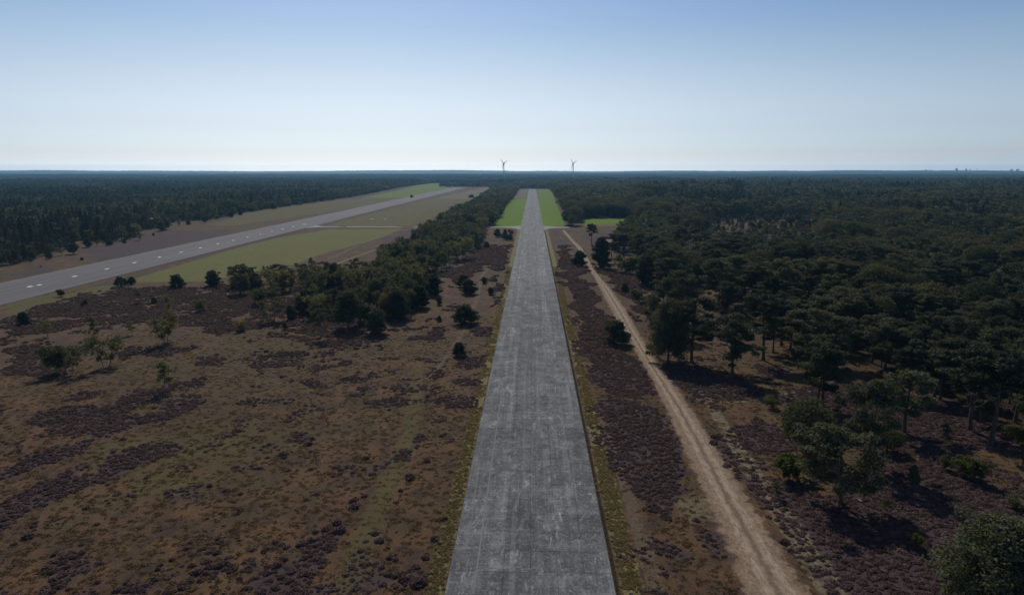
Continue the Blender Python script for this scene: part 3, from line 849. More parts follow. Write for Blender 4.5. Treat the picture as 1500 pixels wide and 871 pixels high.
def make_pine(seed, h=14, cb=0.42, spread=4.0, dens=1.0, lod=0, young=False, lean=0.0, lsz=0.36, lnn=1.35):
    rng = np.random.default_rng(seed)
    tr = MB()
    top = Vector((rng.normal() * .4 + lean * h, rng.normal() * .4, h * 0.93))
    path = []
    for i in range(7):
        t = i / 6
        path.append(Vector((top.x * t + math.sin(t * 4 + seed) * 0.25 * (1 - t), top.y * t + math.cos(t * 3 + seed) * 0.2 * t, top.z * t)))
    r0 = 0.020 * h
    tr.tube(path, [r0 * (1.25 if i == 0 else 1) * (1 - 0.85 * i / 6) for i in range(7)], 7 if lod == 0 else 4)
    cents, rads = [], []
    nl = int((15 if not young else 20) * dens)
    for k in range(nl):
        t = cb + (0.97 - cb) * ((k + rng.random() * .7) / nl)
        j = min(int(t * 6), 5); f = t * 6 - j
        st = path[j].lerp(path[j + 1], f)
        az_ = k * 2.4 + rng.normal() * .5
        rel = (t - cb) / (1 - cb)
        prof = (1 - rel) ** 0.8 + 0.18 if young else (math.sin(math.pi * min(1, (rel * 0.75 + 0.22))) ** 0.6)
        L = spread * prof * (0.65 + 0.5 * rng.random())
        rise = 0.25 + 0.45 * rel + rng.normal() * 0.12
        if young: rise = 0.2 + .25 * rel
        d = Vector((math.cos(az_), math.sin(az_), rise))
        mid = st + d * L * 0.5 + Vector((0, 0, -0.05 * L)); end = st + d * L + Vector((0, 0, 0.1 * L))
        if lod == 0 or k % 3 == 0:
            tr.tube([st, mid, end], [r0 * 0.42 * (1 - 0.6 * rel), r0 * .24, r0 * .08], 4, False)
        for q_, e in ((mid, .75), (end, 1.0), (mid.lerp(end, .5) + Vector(rng.normal(size=3)) * .4 * spread / 4, .85)):
            if q_ is mid and rng.random() < .4 and not young: continue
            s_ = (0.265 * spread + .25) * e * (0.8 + .45 * rng.random())
            cents.append(q_ + Vector((0, 0, .15))); rads.append((s_ * 1.15, s_ * 1.15, s_ * (.52 if not young else .7)))
            if rng.random() < .6 and lod == 0:
                o_ = Vector(rng.normal(size=3)) * s_ * .9; o_.z *= .35
                cents.append(q_ + o_); rads.append((s_ * .7, s_ * .7, s_ * .38))
    cents.append(path[-1] + Vector((0, 0, .3))); rads.append((spread * .25, spread * .25, spread * .2))
    if lod == 0: v, f = leaves(cents, rads, int((115 if not young else 80) * lnn), lsz, rng, .35, .5, True)
    else:
        sel = rng.permutation(len(cents))[:26]
        v, f = leaves([cents[i] for i in sel], [tuple(1.2 * np.array(rads[i])) for i in sel], 11, 1.15, rng, .45, .5, True)
    return tr, v, f

def make_birch(seed, h=8.0, spread=2.3, lod=0, stems=1, airy=1.0):
    rng = np.random.default_rng(seed)
    tr = MB(); cents, rads = [], []
    for s_i in range(stems):
        off = Vector((rng.normal() * .5, rng.normal() * .5, 0)) * (stems > 1)
        hh_ = h * (1 - .12 * s_i)
        tip = off * 2.4 + Vector((rng.normal() * .5, rng.normal() * .5, hh_ * .96))
        path = [off.lerp(tip, i / 5) + Vector((math.sin(i + seed) * .12, math.cos(i * 1.3) * .12, 0)) * (i > 0) for i in range(6)]
        r0 = .014 * h
        tr.tube(path, [r0 * (1 - .16 * i) for i in range(6)], 6 if lod == 0 else 3)
        nl = 12
        for k in range(nl):
            t = .25 + .72 * (k + rng.random()) / nl
            j = min(int(t * 5), 4)
            st = path[j].lerp(path[j + 1], t * 5 - j)
            a = k * 2.4 + rng.normal() * .4
            prof = math.sin(math.pi * min(.97, (t - .14) / .9)) ** .7
            L = spread * prof * (.55 + .6 * rng.random())
            d = Vector((math.cos(a), math.sin(a), .75))
            end = st + d * L * .8
            if lod == 0: tr.tube([st, end], [r0 * .3, r0 * .06], 3, False)
            sz = spread * .30 * (.75 + .5 * rng.random()) + .15
            cents.append(end - Vector((0, 0, sz * .5))); rads.append((sz, sz, sz * 1.25))
            if rng.random() < .7:
                cents.append(st.lerp(end, .5)); rads.append((sz * .8, sz * .8, sz))
    if lod == 0: v, f = leaves(cents, rads, int(62 * airy), .30, rng, .2, .1, True)
    else:
        sel = rng.permutation(len(cents))[:18]
        v, f = leaves([cents[i] for i in sel], [tuple(1.15 * np.array(rads[i])) for i in sel], 13, .75, rng, .3, .1, True)
    return tr, v, f

def make_oak(seed, h=11, spread=4.8, lod=0, low=.18):
    rng = np.random.default_rng(seed)
    tr = MB()
    tr.tube([(0, 0, 0), (rng.normal() * .2, 0, h * .3), (rng.normal() * .4, rng.normal() * .4, h * .75)], [.03 * h, .022 * h, .006 * h], 7 if lod == 0 else 4)
    cents, rads = [], []
    n = 46
    for k in range(n):
        z_ = 1 - 2 * (k + .5) / n * .88
        a = k * 2.4
        q = math.sqrt(max(0, 1 - z_ * z_))
        jit = .82 + .3 * rng.random()
        c = Vector((math.cos(a) * q * spread * .72 * jit, math.sin(a) * q * spread * .72 * jit, h * (low + (1 - low) * .5) + z_ * h * (1 - low) * .43 * jit))
        s_ = spread * .30 * (.7 + .6 * rng.random())
        cents.append(c); rads.append((s_, s_, s_ * .8))
        if lod == 0 and k % 4 == 0:
            tr.tube([(0, 0, h * .3), tuple(c * .6 + Vector((0, 0, h * .15))), tuple(c)], [.009 * h, .006 * h, .002 * h], 4, False)
    if lod == 0: v, f = leaves(cents, rads, 150, .32, rng, .45, .25, True)
    else: v, f = leaves([cents[i] for i in range(0, n, 2)], [tuple(1.25 * np.array(rads[i])) for i in range(0, n, 2)], 14, 1.15, rng, .55, .3, True)
    return tr, v, f

def make_spruce(seed, h=17, spread=3.0, lod=0):
    rng = np.random.default_rng(seed)
    tr = MB()
    tr.tube([(0, 0, 0), (0, 0, h * .5), (rng.normal() * .15, 0, h * .97)], [.016 * h, .010 * h, .003 * h], 6 if lod == 0 else 3)
    cents, rads = [], []
    nt_ = 16 if lod == 0 else 9
    for k in range(nt_):
        t = .12 + .86 * k / nt_
        rr = spread * (1 - t) ** .75 * (.85 + .3 * rng.random())
        m_ = max(3, int(7 * (1 - t) + 2)) if lod == 0 else 3
        for i in range(m_):
            a = i * 6.283 / m_ + k + rng.normal() * .3
            L = rr * (.6 + .35 * rng.random())
            cents.append((math.cos(a) * L, math.sin(a) * L, h * t - .2 * L)); rads.append((rr * .42 + .15, rr * .42 + .15, h / nt_ * .55))
    cents.append((0, 0, h * .97)); rads.append((.3, .3, .7))
    if lod == 0: v, f = leaves(cents, rads, 40, .42, rng, .3, .3, True)
    else: v, f = leaves(cents, rads, 10, 1.1, rng, .4, .3, True)
    return tr, v, f

def proto(kind, built, lod, leafmat, barkmat):
    tr, v, f = built
    crown = mesh_np("crown", v, f, [leafmat])
    if lod == 0:
        return (tr.mesh("trunk", [barkmat]), crown)
    # far tree: one mesh with two materials
    tv = np.concatenate(tr.v)
    q = [np.concatenate(tr.q)] if tr.q else []
    fs = q + ([np.concatenate(tr.t)] if tr.t else [])
    nb = sum(len(x) for x in fs)
    vv = np.concatenate([tv, v]); ff = f + len(tv)
    fm = np.concatenate([np.ones(nb, int), np.zeros(len(f), int)])
    me = mesh_np(kind, vv, fs + [ff], [leafmat, barkmat], fmat=fm)
    return bpy.data.objects.new("proto_" + kind, me)

PN, BN, ON, SN, YN = [], [], [], [], []   # near prototypes: (height, width, trunk mesh, crown mesh)
def reg(L, h, w, meshes): L.append((h, w, *meshes))
for k, (h, cb, sp, ln) in enumerate([(14, .34, 3.6, 0), (15, .46, 3.2, .03), (13, .24, 4.4, -.02), (16, .55, 3.0, .02), (14, .32, 4.0, .05)]):
    reg(PN, h, sp * 2.1, proto("pine", make_pine(100 + k, h, cb, sp, 1, 0, False, ln), 0, M["pine"], M["bark"]))
for k, (h, sp) in enumerate([(6, 2.1), (6, 2.6), (5, 1.7)]):
    reg(YN, h, sp * 2.3, proto("young_pine", make_pine(200 + k, h, .06, sp, 1.3, 0, True), 0, M["pine"], M["bark"]))
reg(YN, 13, 11.4, proto("young_pine", make_pine(220, 13, .10, 4.9, 2.3, 0, True, 0, .30, 1.7), 0, M["pine"], M["bark"]))
reg(YN, 13, 10.0, proto("young_pine", make_pine(221, 13, .16, 4.2, 2.2, 0, True, 0, .30, 1.6), 0, M["pine"], M["bark"]))
for k, (h, sp, st) in enumerate([(8, 2.0, 1), (8, 2.5, 2), (9, 1.9, 1), (7, 2.4, 3), (9, 2.3, 2)]):
    reg(BN, h, sp * 2.1, proto("birch", make_birch(300 + k, h, sp, 0, st), 0, M["birch"], M["birchbark"]))
for k, (h, sp) in enumerate([(11, 4.6), (10, 4.6), (12, 4.8)]):
    reg(ON, h, sp * 2, proto("oak", make_oak(400 + k, h, sp), 0, M["oak"], M["bark"]))
for k in range(3):
    reg(SN, 17, 6, proto("spruce", make_spruce(500 + k, 17, 3.0), 0, M["spruce"], M["bark"]))
LIME = proto("shrub", make_birch(350, 5, 1.8, 0, 3, 1.3), 0, M["lime"], M["bark"])
RUST = proto("shrub", make_birch(351, 5, 1.8, 0, 2, 1.3), 0, M["rust"], M["bark"])

NAME = {"pine": "pine_tree", "young": "young_pine", "birch": "birch_tree", "oak": "oak_tree", "spruce": "spruce_tree", "lime": "leafy_shrub", "rust": "leafy_shrub"}
CATS = {"pine": "tree", "young": "tree", "birch": "tree", "oak": "tree", "spruce": "tree", "lime": "shrub", "rust": "shrub"}
SETS = {"pine": PN, "young": YN, "birch": BN, "oak": ON, "spruce": SN, "lime": [(5, 3.8, *LIME)], "rust": [(5, 3.8, *RUST)]}
def relief_at(x, y):
    x, y = np.array([x], float), np.array([y], float)
    r_ = (fbm(x, y, 22, 300) - 0.5) * 0.5 * smooth(14, 24, np.abs(x)) * (1 - smooth(190, 215, -x)) * (np.hypot(x, y) < 900)
    return float(r_[0]) - .05
def tree(kind, x, y, h, w, label, group=None, var=None, rz=None):
    ps_ = SETS[kind]
    ph, pw, tm, cm = ps_[(var if var is not None else random.randrange(99)) % len(ps_)]
    e = bpy.data.objects.new(NAME[kind], None)
    COL.objects.link(e)
    e.empty_display_size = 0.5
    e.location = (x, y, relief_at(x, y))
    e.rotation_euler = (0, 0, random.uniform(0, 6.28) if rz is None else rz)
    sx = (w / pw) if w else h / ph * random.uniform(.88, 1.12)
    e.scale = (sx, sx, h / ph)
    tag(e, label, CATS[kind], group)
    add_obj("trunk", tm, e); add_obj("crown", cm, e)
    return e

# ------------------------------------------------------------------ trees one can tell apart: base u, base v, height px, width px
HAND = [
 ("birch", 242, 573, 44, 34, "small green birch casting a dark patch, nearest lone birch in the brown heath", 0),
 ("birch", 75, 547, 42, 28, "left tree of the pair of bushy birches at the left edge", 3),
 ("birch", 101, 546, 42, 34, "right tree of the pair of bushy birches standing together at the left edge", 1),
 ("birch", 157, 536, 46, 34, "darker dense birch just right of the pair of bushy birches at the left", 1),
 ("birch", 243, 502, 42, 38, "wide round birch in the heather, largest of the lone birches in front of the runway", 1),
 ("birch", 138, 500, 36, 22, "slender birch standing just behind the darker dense birch", 0),
 ("birch", 70, 493, 24, 20, "small open birch left of the slender birch on brown grass", 2),
 ("birch", 194, 490, 20, 14, "thin sparse birch sapling between the slender birch and the wide round birch", 2),
 ("young", 35, 475, 17, 15, "small dark young pine near the left edge beside the runway verge", 0),
 ("birch", 206, 444, 22, 14, "thin sapling in heather below the runway, left of a round dark bush", 2),
 ("lime", 91, 434, 10, 8, "tiny yellow green sapling on the heather bank beside the runway", 0),
 ("young", 124, 447, 8, 6, "tiny dark young pine in heather between two saplings near the runway", 2),
 ("young", 226, 444, 8, 7, "tiny dark bush right of the thin sapling in the heather", 1),
 ("birch", 246, 457, 24, 16, "pale green sapling directly behind the wide round birch", 0),
 ("birch", 290, 456, 18, 18, "low pale green shrub in heather right of the pale sapling", 3),
 ("young", 174, 419, 13, 11, "leftmost of three small dark bushes at the runway edge", 1),
 ("young", 184, 417, 9, 8, "middle of three small dark bushes at the runway edge", 2),
 ("young", 193, 416, 10, 11, "rightmost of three small dark bushes at the runway edge", 1),
 ("young", 261, 421, 18, 18, "round dark bush alone in front of the green meadow, left of the taller one", 1),
 ("young", 312, 419, 22, 19, "taller round dark bush alone in front of the green meadow", 0),
 ("pine", 353, 419, 30, 32, "spreading dark pine at the meadow edge, leftmost tree of the birch belt", 2),
 ("young", 368, 402, 10, 9, "small dark young pine behind the spreading pine at the meadow edge", 0),
 ("young", 375, 423, 21, 18, "dark young pine right beside the spreading pine at the meadow edge", 0),
 ("birch", 390, 413, 24, 16, "slim birch at the meadow edge behind the dark young pine", 2),
 ("pine", 413, 418, 30, 26, "dark pine with pointed top at the meadow edge between two birches", 0),
 ("birch", 377, 445, 24, 26, "light green low birch in the heather before the meadow edge pines", 3),
 ("birch", 405, 437, 28, 20, "light green upright birch right of the low birch in the heather", 2),
 ("birch", 386, 474, 34, 20, "left tree of two neat birches sharing one shadow in front of the belt", 0),
 ("birch", 402, 470, 36, 24, "right tree of two neat birches sharing one shadow in front of the belt", 2),
 ("young", 428, 467, 19, 12, "small conical young pine right of the two neat birches", 2),
 ("young", 418, 481, 9, 6, "tiny pine on brown grass below the conical young pine", 2),
 ("birch", 351, 485, 15, 16, "greyish low shrub on the brown heath left of the two neat birches", 3),
 ("birch", 470, 493, 52, 26, "tall slim grey green tree standing forward of the dark pines of the belt", 2),
 ("young", 447, 458, 32, 26, "dark bushy pine left of the slim grey green tree", 1),
 ("pine", 490, 462, 38, 26, "dark pine right behind the slim grey green tree", 2),
 ("young", 511, 481, 54, 42, "big broad dark pine reaching the ground at the front of the belt", 4),
 ("young", 549, 488, 34, 32, "dark rounded pine at the front corner of the belt beside the big broad pine", 1),
 ("young", 552, 453, 44, 22, "dark conical pine standing between green birches inside the belt", 4),
 ("young", 582, 467, 42, 34, "dark broad pine near the brown grass at the right front of the belt", 3),
 ("young", 613, 450, 30, 26, "dark bushy pine at the right front edge of the belt", 0),
 ("young", 634, 432, 28, 22, "dark bushy pine where the belt meets the heather patch", 1),
 ("birch", 460, 437, 42, 34, "wide green birch just behind the gap in the belt beside the meadow", 1),
 ("birch", 456, 401, 24, 10, "slender pointed birch against the meadow, at the belt's far edge", 0),
 ("young", 446, 406, 18, 15, "dark bush at the foot of the slender pointed birch", 0),
 ("young", 491, 417, 30, 20, "dark pine at the meadow side of the belt right of the slender birch", 0),
 ("birch", 518, 437, 42, 36, "broad green birch in the middle of the belt behind the dark conical pine", 1),
 ("birch", 674, 381, 30, 30, "round dark green birch at the belt edge where the heather patch begins", 1),
 ("spruce", 698, 364, 23, 13, "dark upright pine at the belt edge near the crossing road", 0),
 ("young", 713, 363, 8, 7, "small green bush on the olive patch beside the belt", 0),
 ("young", 729, 347, 11, 9, "small dark tree below the crossing road, left of the rusty shrub", 2),
 ("young", 739, 351, 14, 7, "thin dark tree immediately left of the rusty shrub", 2),
 ("rust", 747, 345, 9, 8, "orange brown shrub by the crossing road left of the taxiway", 0),
 ("young", 746, 352, 8, 9, "dark green bush just in front of the rusty shrub", 1),
 ("young", 677, 420, 17, 17, "left of two dark bushy pines side by side on the brown heath", 1),
 ("young", 688, 430, 20, 23, "right and larger of two dark bushy pines side by side on the brown heath", 1),
 ("young", 644, 446, 11, 7, "little pine alone on brown grass beside the front edge of the belt", 2),
 ("young", 643, 470, 8, 6, "tiny pine in the brown grass left of the big lone bushy pine", 2),
 ("young", 710, 415, 9, 7, "little dark pine right of the two bushy pines", 2),
 ("young", 720, 431, 10, 8, "little dark pine in heather close to the left verge of the taxiway", 2),
 ("young", 682, 473, 26, 33, "large round lone bushy pine on the brown heath left of the taxiway", 1),
 ("young", 673, 521, 19, 17, "small layered young pine, nearest tree to the camera left of the taxiway", 0),
 # right side
 ("young", 905, 503, 32, 34, "round dark pine at the left edge of the sand track, half over the heather", 1),
 ("young", 847, 389, 20, 20, "dark bushy pine touching the narrow upper part of the sand track", 1),
 ("pine", 867, 361, 33, 15, "tall pine with a bare trunk by the pale sandy patch near the crossing road", 3),
 ("young", 880, 392, 42, 24, "tall dark dense pine right beside the narrow part of the sand track", 0),
 ("birch", 906, 399, 26, 20, "green birch in the clearing right of the tall dark dense pine", 0),
 ("lime", 920, 402, 24, 16, "yellow green birch shrub in the clearing right of the green birch", 0),
 ("young", 915, 428, 13, 10, "round green shrub alone right of the sand track", 0),
 ("lime", 934, 437, 12, 12, "small bright green shrub beside the round green shrub", 0),
 ("young", 944, 418, 42, 26, "dark pine dense to the ground at the wood edge right of the yellow green shrub", 0),
 ("pine", 932, 385, 34, 22, "pine with visible trunk behind the yellow green shrub", 0),
 ("pine", 914, 377, 34, 22, "pine with visible trunk behind the green birch", 1),
 ("pine", 896, 377, 32, 20, "leftmost pine of the wood behind the tall dark dense pine", 4),
 ("young", 978, 531, 92, 62, "massive dark pine dense to the ground beside the sand track", 3),
 ("pine", 1012, 530, 92, 58, "big pine with bare lower trunk right against the massive dark pine", 0),
 ("pine", 968, 488, 78, 50, "dark pine behind the massive pine beside the sand track", 2),
 ("pine", 1000, 470, 70, 46, "bluish dark pine with pointed top behind the massive pine", 4),
 ("pine", 1073, 547, 84, 66, "spreading pine with forked trunk and low boughs in the sparse wood", 2),
 ("pine", 1119, 527, 96, 44, "tall pine on one long bare trunk right of the forked pine", 3),
 ("pine", 1053, 449, 66, 44, "pine with a thick trunk standing behind the forked pine", 0),
 ("pine", 1100, 448, 60, 36, "pine with a thin trunk behind the tall bare trunk pine", 1),
 ("pine", 1145, 506, 66, 34, "leftmost of the group of thin trunked pines at the dense wood edge", 3),
 ("pine", 1157, 498, 60, 34, "middle of the group of thin trunked pines at the dense wood edge", 1),
 ("pine", 1171, 500, 62, 34, "rightmost of the group of thin trunked pines at the dense wood edge", 3),
 ("pine", 1197, 598, 90, 52, "left stem of the twin stemmed pine rising behind the round oak", 4),
 ("pine", 1206, 594, 92, 46, "right stem of the twin stemmed pine rising behind the round oak", 1),
 ("oak", 1178, 662, 76, 78, "round leafy oak reaching the ground, in heather right of the sand track", 1),
 ("lime", 1162, 700, 36, 36, "bright green shrub between the round oak and the big spreading pine", 0),
 ("pine", 1228, 737, 106, 104, "big spreading pine with crooked forked trunk and long black shadow", 2),
 ("pine", 1272, 680, 124, 68, "tall leaning pine with a sloping trunk behind the big spreading pine", 4),
 ("pine", 1324, 633, 92, 66, "pine with a single straight trunk right of the leaning pine", 0),
 ("birch", 1384, 653, 34, 22, "upright olive shrub in the clearing right of the straight trunk pine", 0),
 ("lime", 1412, 698, 32, 34, "brightest lime green bush in the shade at the right", 0),
 ("birch", 1386, 686, 20, 18, "low olive bush just left of the lime green bush", 3),
 ("pine", 1422, 631, 128, 66, "tall pine with pale dead boughs right of the clearing", 1),
 ("pine", 1452, 652, 134, 70, "tallest pine near the right edge, its trunk in deep shade", 3),
 ("lime", 1496, 652, 32, 34, "green leafy bush cut by the right edge of the picture", 0),
 ("oak", 1300, 660, 32, 44, "dense low leafy bush at the foot of the leaning pine", 0),
 ("young", 1450, 905, 150, 150, "broad dark pine filling the lower right corner", 3),
 ("birch", 1136, 729, 24, 20, "olive shrub between the sand track and the big spreading pine", 0),
 ("birch", 1292, 750, 22, 18, "small olive shrub at the tip of the big pine's shadow", 2),
 ("lime", 1339, 802, 24, 16, "small yellow green shrub left of the corner pine", 0),
 ("birch", 1487, 742, 18, 22, "low olive shrub above the corner pine at the right edge", 3),
 ("birch", 1230, 605, 28, 24, "yellowish birch shrub behind the round oak and the leaning pine", 2),
 ("birch", 1130, 597, 18, 20, "low green shrub at the heather edge left of the twin stemmed pine", 3),
 ("young", 1338, 706, 26, 14, "thin dark young pine in heather left of the low olive bush", 2),
 ("young", 603, 289.5, 4.0, 3.4, "small dark bush at the far edge of the runway beside the green field", 0),
 ("young", 690, 289.5, 4.2, 7, "small dark bush in the tan field between the runway and the belt", 1),
]
handxy = []
for kind, u, v, hp, wp, label, var in HAND:
    x, y = ground_at(u, v)
    mp = metres_per_pixel(v)
    handxy.append((x, y, wp * mp / 2))
    tree(kind, x, y, hp * mp * 1.05, wp * mp * 1.06, label, None, var, rz=random.uniform(0, 6.28))
handxy = np.array(handxy)

# ------------------------------------------------------------------ woods
def jitter_fill(poly, spacing_fn, rng, ymin, ymax, keep=None):
    """points filling a polygon in distance bands, sparser further away"""
    out_ = []
    y = ymin
    while y < ymax:
        y2 = min(ymax, y * 1.18 + 20)
        s = spacing_fn((y + y2) / 2)
        x0, x1 = poly[:, 0].min(), poly[:, 0].max()
        lim = 0.86 * y2 + 60
        x0, x1 = max(x0, -lim), min(x1, lim)
        if x1 > x0:
            xs = np.arange(x0, x1, s); ys_ = np.arange(y, y2, s)
            if len(xs) and len(ys_):
                gx_, gy_ = np.meshgrid(xs, ys_)
                gx_ = gx_ + rng.uniform(-.42, .42, gx_.shape) * s + (np.arange(len(ys_)) % 2)[:, None] * s * .5
                gy_ = gy_ + rng.uniform(-.42, .42, gy_.shape) * s
                gx_, gy_ = gx_.ravel(), gy_.ravel()
                mk = poly_sd(gx_, gy_, poly) > 0
                mk &= np.abs(gx_ + .03 * gy_) < .80 * gy_ + 30
                out_.append(np.stack([gx_[mk], gy_[mk], np.full(mk.sum(), s)], 1))
        y = y2
    return np.concatenate(out_) if out_ else np.zeros((0, 3))
FRONT = PW([(1025, 340), (1200, 340), (1210, 374), (1015, 374)])
WOODS = []   # rows: x, y, spacing, kind index, height, scale w, region
KIND = ["pine", "birch", "oak", "spruce", "young"]
def sow(poly, mixfn, spacing, ymin, ymax, region, thin=0.0):
    rng = np.random.default_rng(900 + region)
    P_ = jitter_fill(poly, spacing, rng, ymin, ymax)
    if not len(P_): return
    x, y, s = P_.T
    mk = poly_sd(x, y, CLEARING) < 0
    if thin: mk &= fbm(x, y, 18, 70 + region) > thin - .08 * smooth(450, 900, y)
    if len(handxy):
        near = y < 1000
        d = np.full(x.shape, 99.0)
        d[near] = np.min(np.hypot(x[near, None] - handxy[None, :, 0], y[near, None] - handxy[None, :, 1]) - handxy[None, :, 2] * .8, axis=1)
        mk &= d > 1.2
    x, y, s = x[mk], y[mk], s[mk]
    k, h, w = mixfn(x, y, rng)
    grow = s / spacing(400)
    WOODS.append(np.stack([x, y, s, k, h, w * np.maximum(1, grow), np.full(len(x), region)], 1))
def mix_right(x, y, rng):
    n1, n2 = fbm(x, y, 120, 1), fbm(x, y, 90, 2)
    r_ = rng.random(len(x))
    k = np.zeros(len(x))
    far = smooth(500, 900, y)
    k[(n1 + (r_ - .5) * .3) > .58] = 2
    k[(far > .5) & ((n2 + (r_ - .5) * .25) > .60)] = 3
    k[(r_ > .93)] = 1
    leftpart = (x < 260) & (y > 600) & (x < 60 + .16 * y)
    k[leftpart & (r_ > .35)] = 2
    h = np.select([k == 0, k == 1, k == 2, k == 3], [13.5, 11, 14, 17], 12) * (.62 + .60 * rng.random(len(x)))
    h *= .72 + .75 * fbm(x, y, 110, 8)
    h *= 1 + .25 * smooth(600, 1200, y)
    front = poly_sd(x, y, FRONT) > 0
    h[front] *= .5; k[front & (k == 3)] = 0
    block = (x > .155 * y) & (x < .30 * y) & (y > 950) & (y < 1650)
    k[block & (r_ < .8)] = 3
    h[block] *= 1.35
    return k, h, .95 + .5 * rng.random(len(x))
def mix_left(x, y, rng):
    n1 = fbm(x, y, 130, 21); r_ = rng.random(len(x))
    k = np.where(n1 + (r_ - .5) * .35 > .56, 2, 3).astype(float)
    k[r_ < .22] = 0; k[r_ > .95] = 1
    edge = poly_sd(x, y, W_LEFT) < 14
    k[edge & (r_ > .5)] = 2; k[edge & (r_ < .25)] = 4
    h = np.select([k == 0, k == 1, k == 2, k == 3, k == 4], [14, 11, 13, 18, 7], 12) * (.66 + .6 * rng.random(len(x)))
    h = np.where(edge, h * .72, h)
    return k, h * (.85 + .35 * fbm(x, y, 200, 12)), 1 + .15 * rng.random(len(x))
def mix_belt(x, y, rng):
    r_ = rng.random(len(x))
    k = np.where(r_ < .66, 1, np.where(r_ < .74, 2, np.where(r_ < .88, 0, 4))).astype(float)
    far = y > 680
    k[far & (r_ < .35)] = 2
    h = np.select([k == 0, k == 1, k == 2, k == 4], [10.5, 9.6, 10, 6.5], 10) * (.55 + .7 * rng.random(len(x)))
    h = np.where(far, h * 1.2, h)
    return k, h, 1 + .2 * rng.random(len(x))
sow(W_RIGHT, mix_right, lambda y: 6.9 + y / 380, 110, 3180, 0, .43)
def mix_low(x, y, rng):
    r_ = rng.random(len(x))
    return np.where(r_ < .55, 4, np.where(r_ < .8, 1, 0)).astype(float), 2.0 + 5.0 * rng.random(len(x)) ** 1.5, np.ones(len(x))
sow_clear = CLEARING
CLEARING = CLEARING + 90000.0
sow(sow_clear, mix_low, lambda y: 8.0, 600, 1000, 7, .45)
CLEARING = sow_clear
sow(W_LEFT, mix_left, lambda y: 6.2 + y / 380, 300, 3180, 1)
sow(W_LEFTBELT, mix_belt, lambda y: 6.0 + y / 600, 690, 2500, 2)
sow(W_BELTNEAR, mix_belt, lambda y: 6.0, 200, 720, 3, .45)
W_FRINGE = PW([(335, 412), (400, 405), (450, 405), (440, 440), (450, 468), (410, 462), (380, 445), (350, 432)])
sow(W_FRINGE, mix_belt, lambda y: 10.5, 200, 720, 3, .46)
W_SPARSE = PW([(950, 395), (1010, 392), (1080, 410), (1150, 450), (1215, 495), (1290, 548), (1400, 590), (1460, 625), (1400, 612), (1290, 572), (1200, 545), (1130, 515), (1085, 480), (1020, 450), (985, 440)])
sow(W_SPARSE, mix_right, lambda y: 9.0, 120, 520, 6, .42)
sow(W_BACK, mix_belt, lambda y: 10.5, 2150, 3180, 4)
sow(W_BACKLEFT, mix_belt, lambda y: 11, 2500, 3180, 5, .42)
WOODS = np.concatenate(WOODS)
WSX, WSY = ground_at(226, 337)
WOODS = WOODS[~((np.abs(WOODS[:, 0] - WSX * WOODS[:, 1] / WSY) < 11) & (WOODS[:, 1] < WSY + 14) & (WOODS[:, 1] > WSY - 220))]

# scrub spilling from the left wood onto the heath strip
EDGE_PX = [(8, 381, 9), (45, 384, 6), (72, 379, 10), (90, 374, 12), (108, 372, 16), (129, 362, 13), (142, 360, 8), (160, 359, 9), (182, 356, 6), (204, 352, 12), (236, 338, 14), (243, 336, 16), (262, 331, 7), (276, 329, 6),
           (300, 325, 11), (318, 321, 6), (338, 318, 8), (352, 315, 6), (376, 309, 5), (401, 306, 8), (415, 303, 5), (440, 301, 4), (120, 381, 4), (225, 345, 4), (60, 392, 4)]
for k_, (u, v, hp) in enumerate(EDGE_PX):
    x, y = ground_at(u, v); h_ = hp * metres_per_pixel(v) * 1.05
    tree("young" if k_ % 3 else "birch", x, y, h_, h_ * .95, ("dark round bush" if k_ % 3 else "pale green low bush") + " on the heath strip between the runway and the left wood", ("dark bushes" if k_ % 3 else "pale bushes") + " scattered before the left wood")
# a few pines standing apart in the sparse wood on the right
GROUPS = [("woodland to the right of the sand track", "in the dense wood right of the sand track"),
          ("woodland beyond the runway on the left", "in the dark wood beyond the runway"),
          ("tree belt beside the far taxiway", "in the tree belt left of the far taxiway"),
          ("tree belt between runway and taxiway", "in the open belt between runway and taxiway"),
          ("woodland behind the taxiway end", "in the wood behind the far end of the taxiway"),
          ("hedgerow trees beyond the runway end", "beyond the far end of the runway"),
          ("sparse wood beside the sand track", "in the sparse wood beside the sand track"),
          ("pale clearing in the right wood", "in the pale clearing of the right wood")]
LOOK = {"pine": "dark green pine with flat layered crown", "birch": "light green birch with loose airy crown", "oak": "rounded dark leafy broadleaf tree",
        "spruce": "narrow dark spruce with pointed top", "young": "low dark bushy pine"}
SHORT = {"pine": "dark green pine", "birch": "light green birch", "oak": "rounded broadleaf tree", "spruce": "narrow pointed spruce", "young": "low bushy pine"}
TYP = {"pine": 14, "birch": 10, "oak": 14, "spruce": 18, "young": 6.5}
LM = [(470, 493, "slim grey green tree"), (674, 381, "heather patch"), (698, 364, "crossing road"), (880, 392, "narrow sand track"), (978, 531, "massive dark pine"), (1053, 449, "thick trunked pine"),
      (1157, 498, "thin trunked pines"), (1206, 594, "twin stemmed pine"), (1324, 633, "straight trunked pine"), (1422, 631, "pine with pale dead boughs"), (1496, 652, "right picture edge"), (552, 453, "dark conical pine"), (582, 467, "broad front pine")]
LMXY = np.array([ground_at(a, b) for a, b, _ in LM])
dist = np.hypot(WOODS[:, 0], WOODS[:, 1])
rest = []
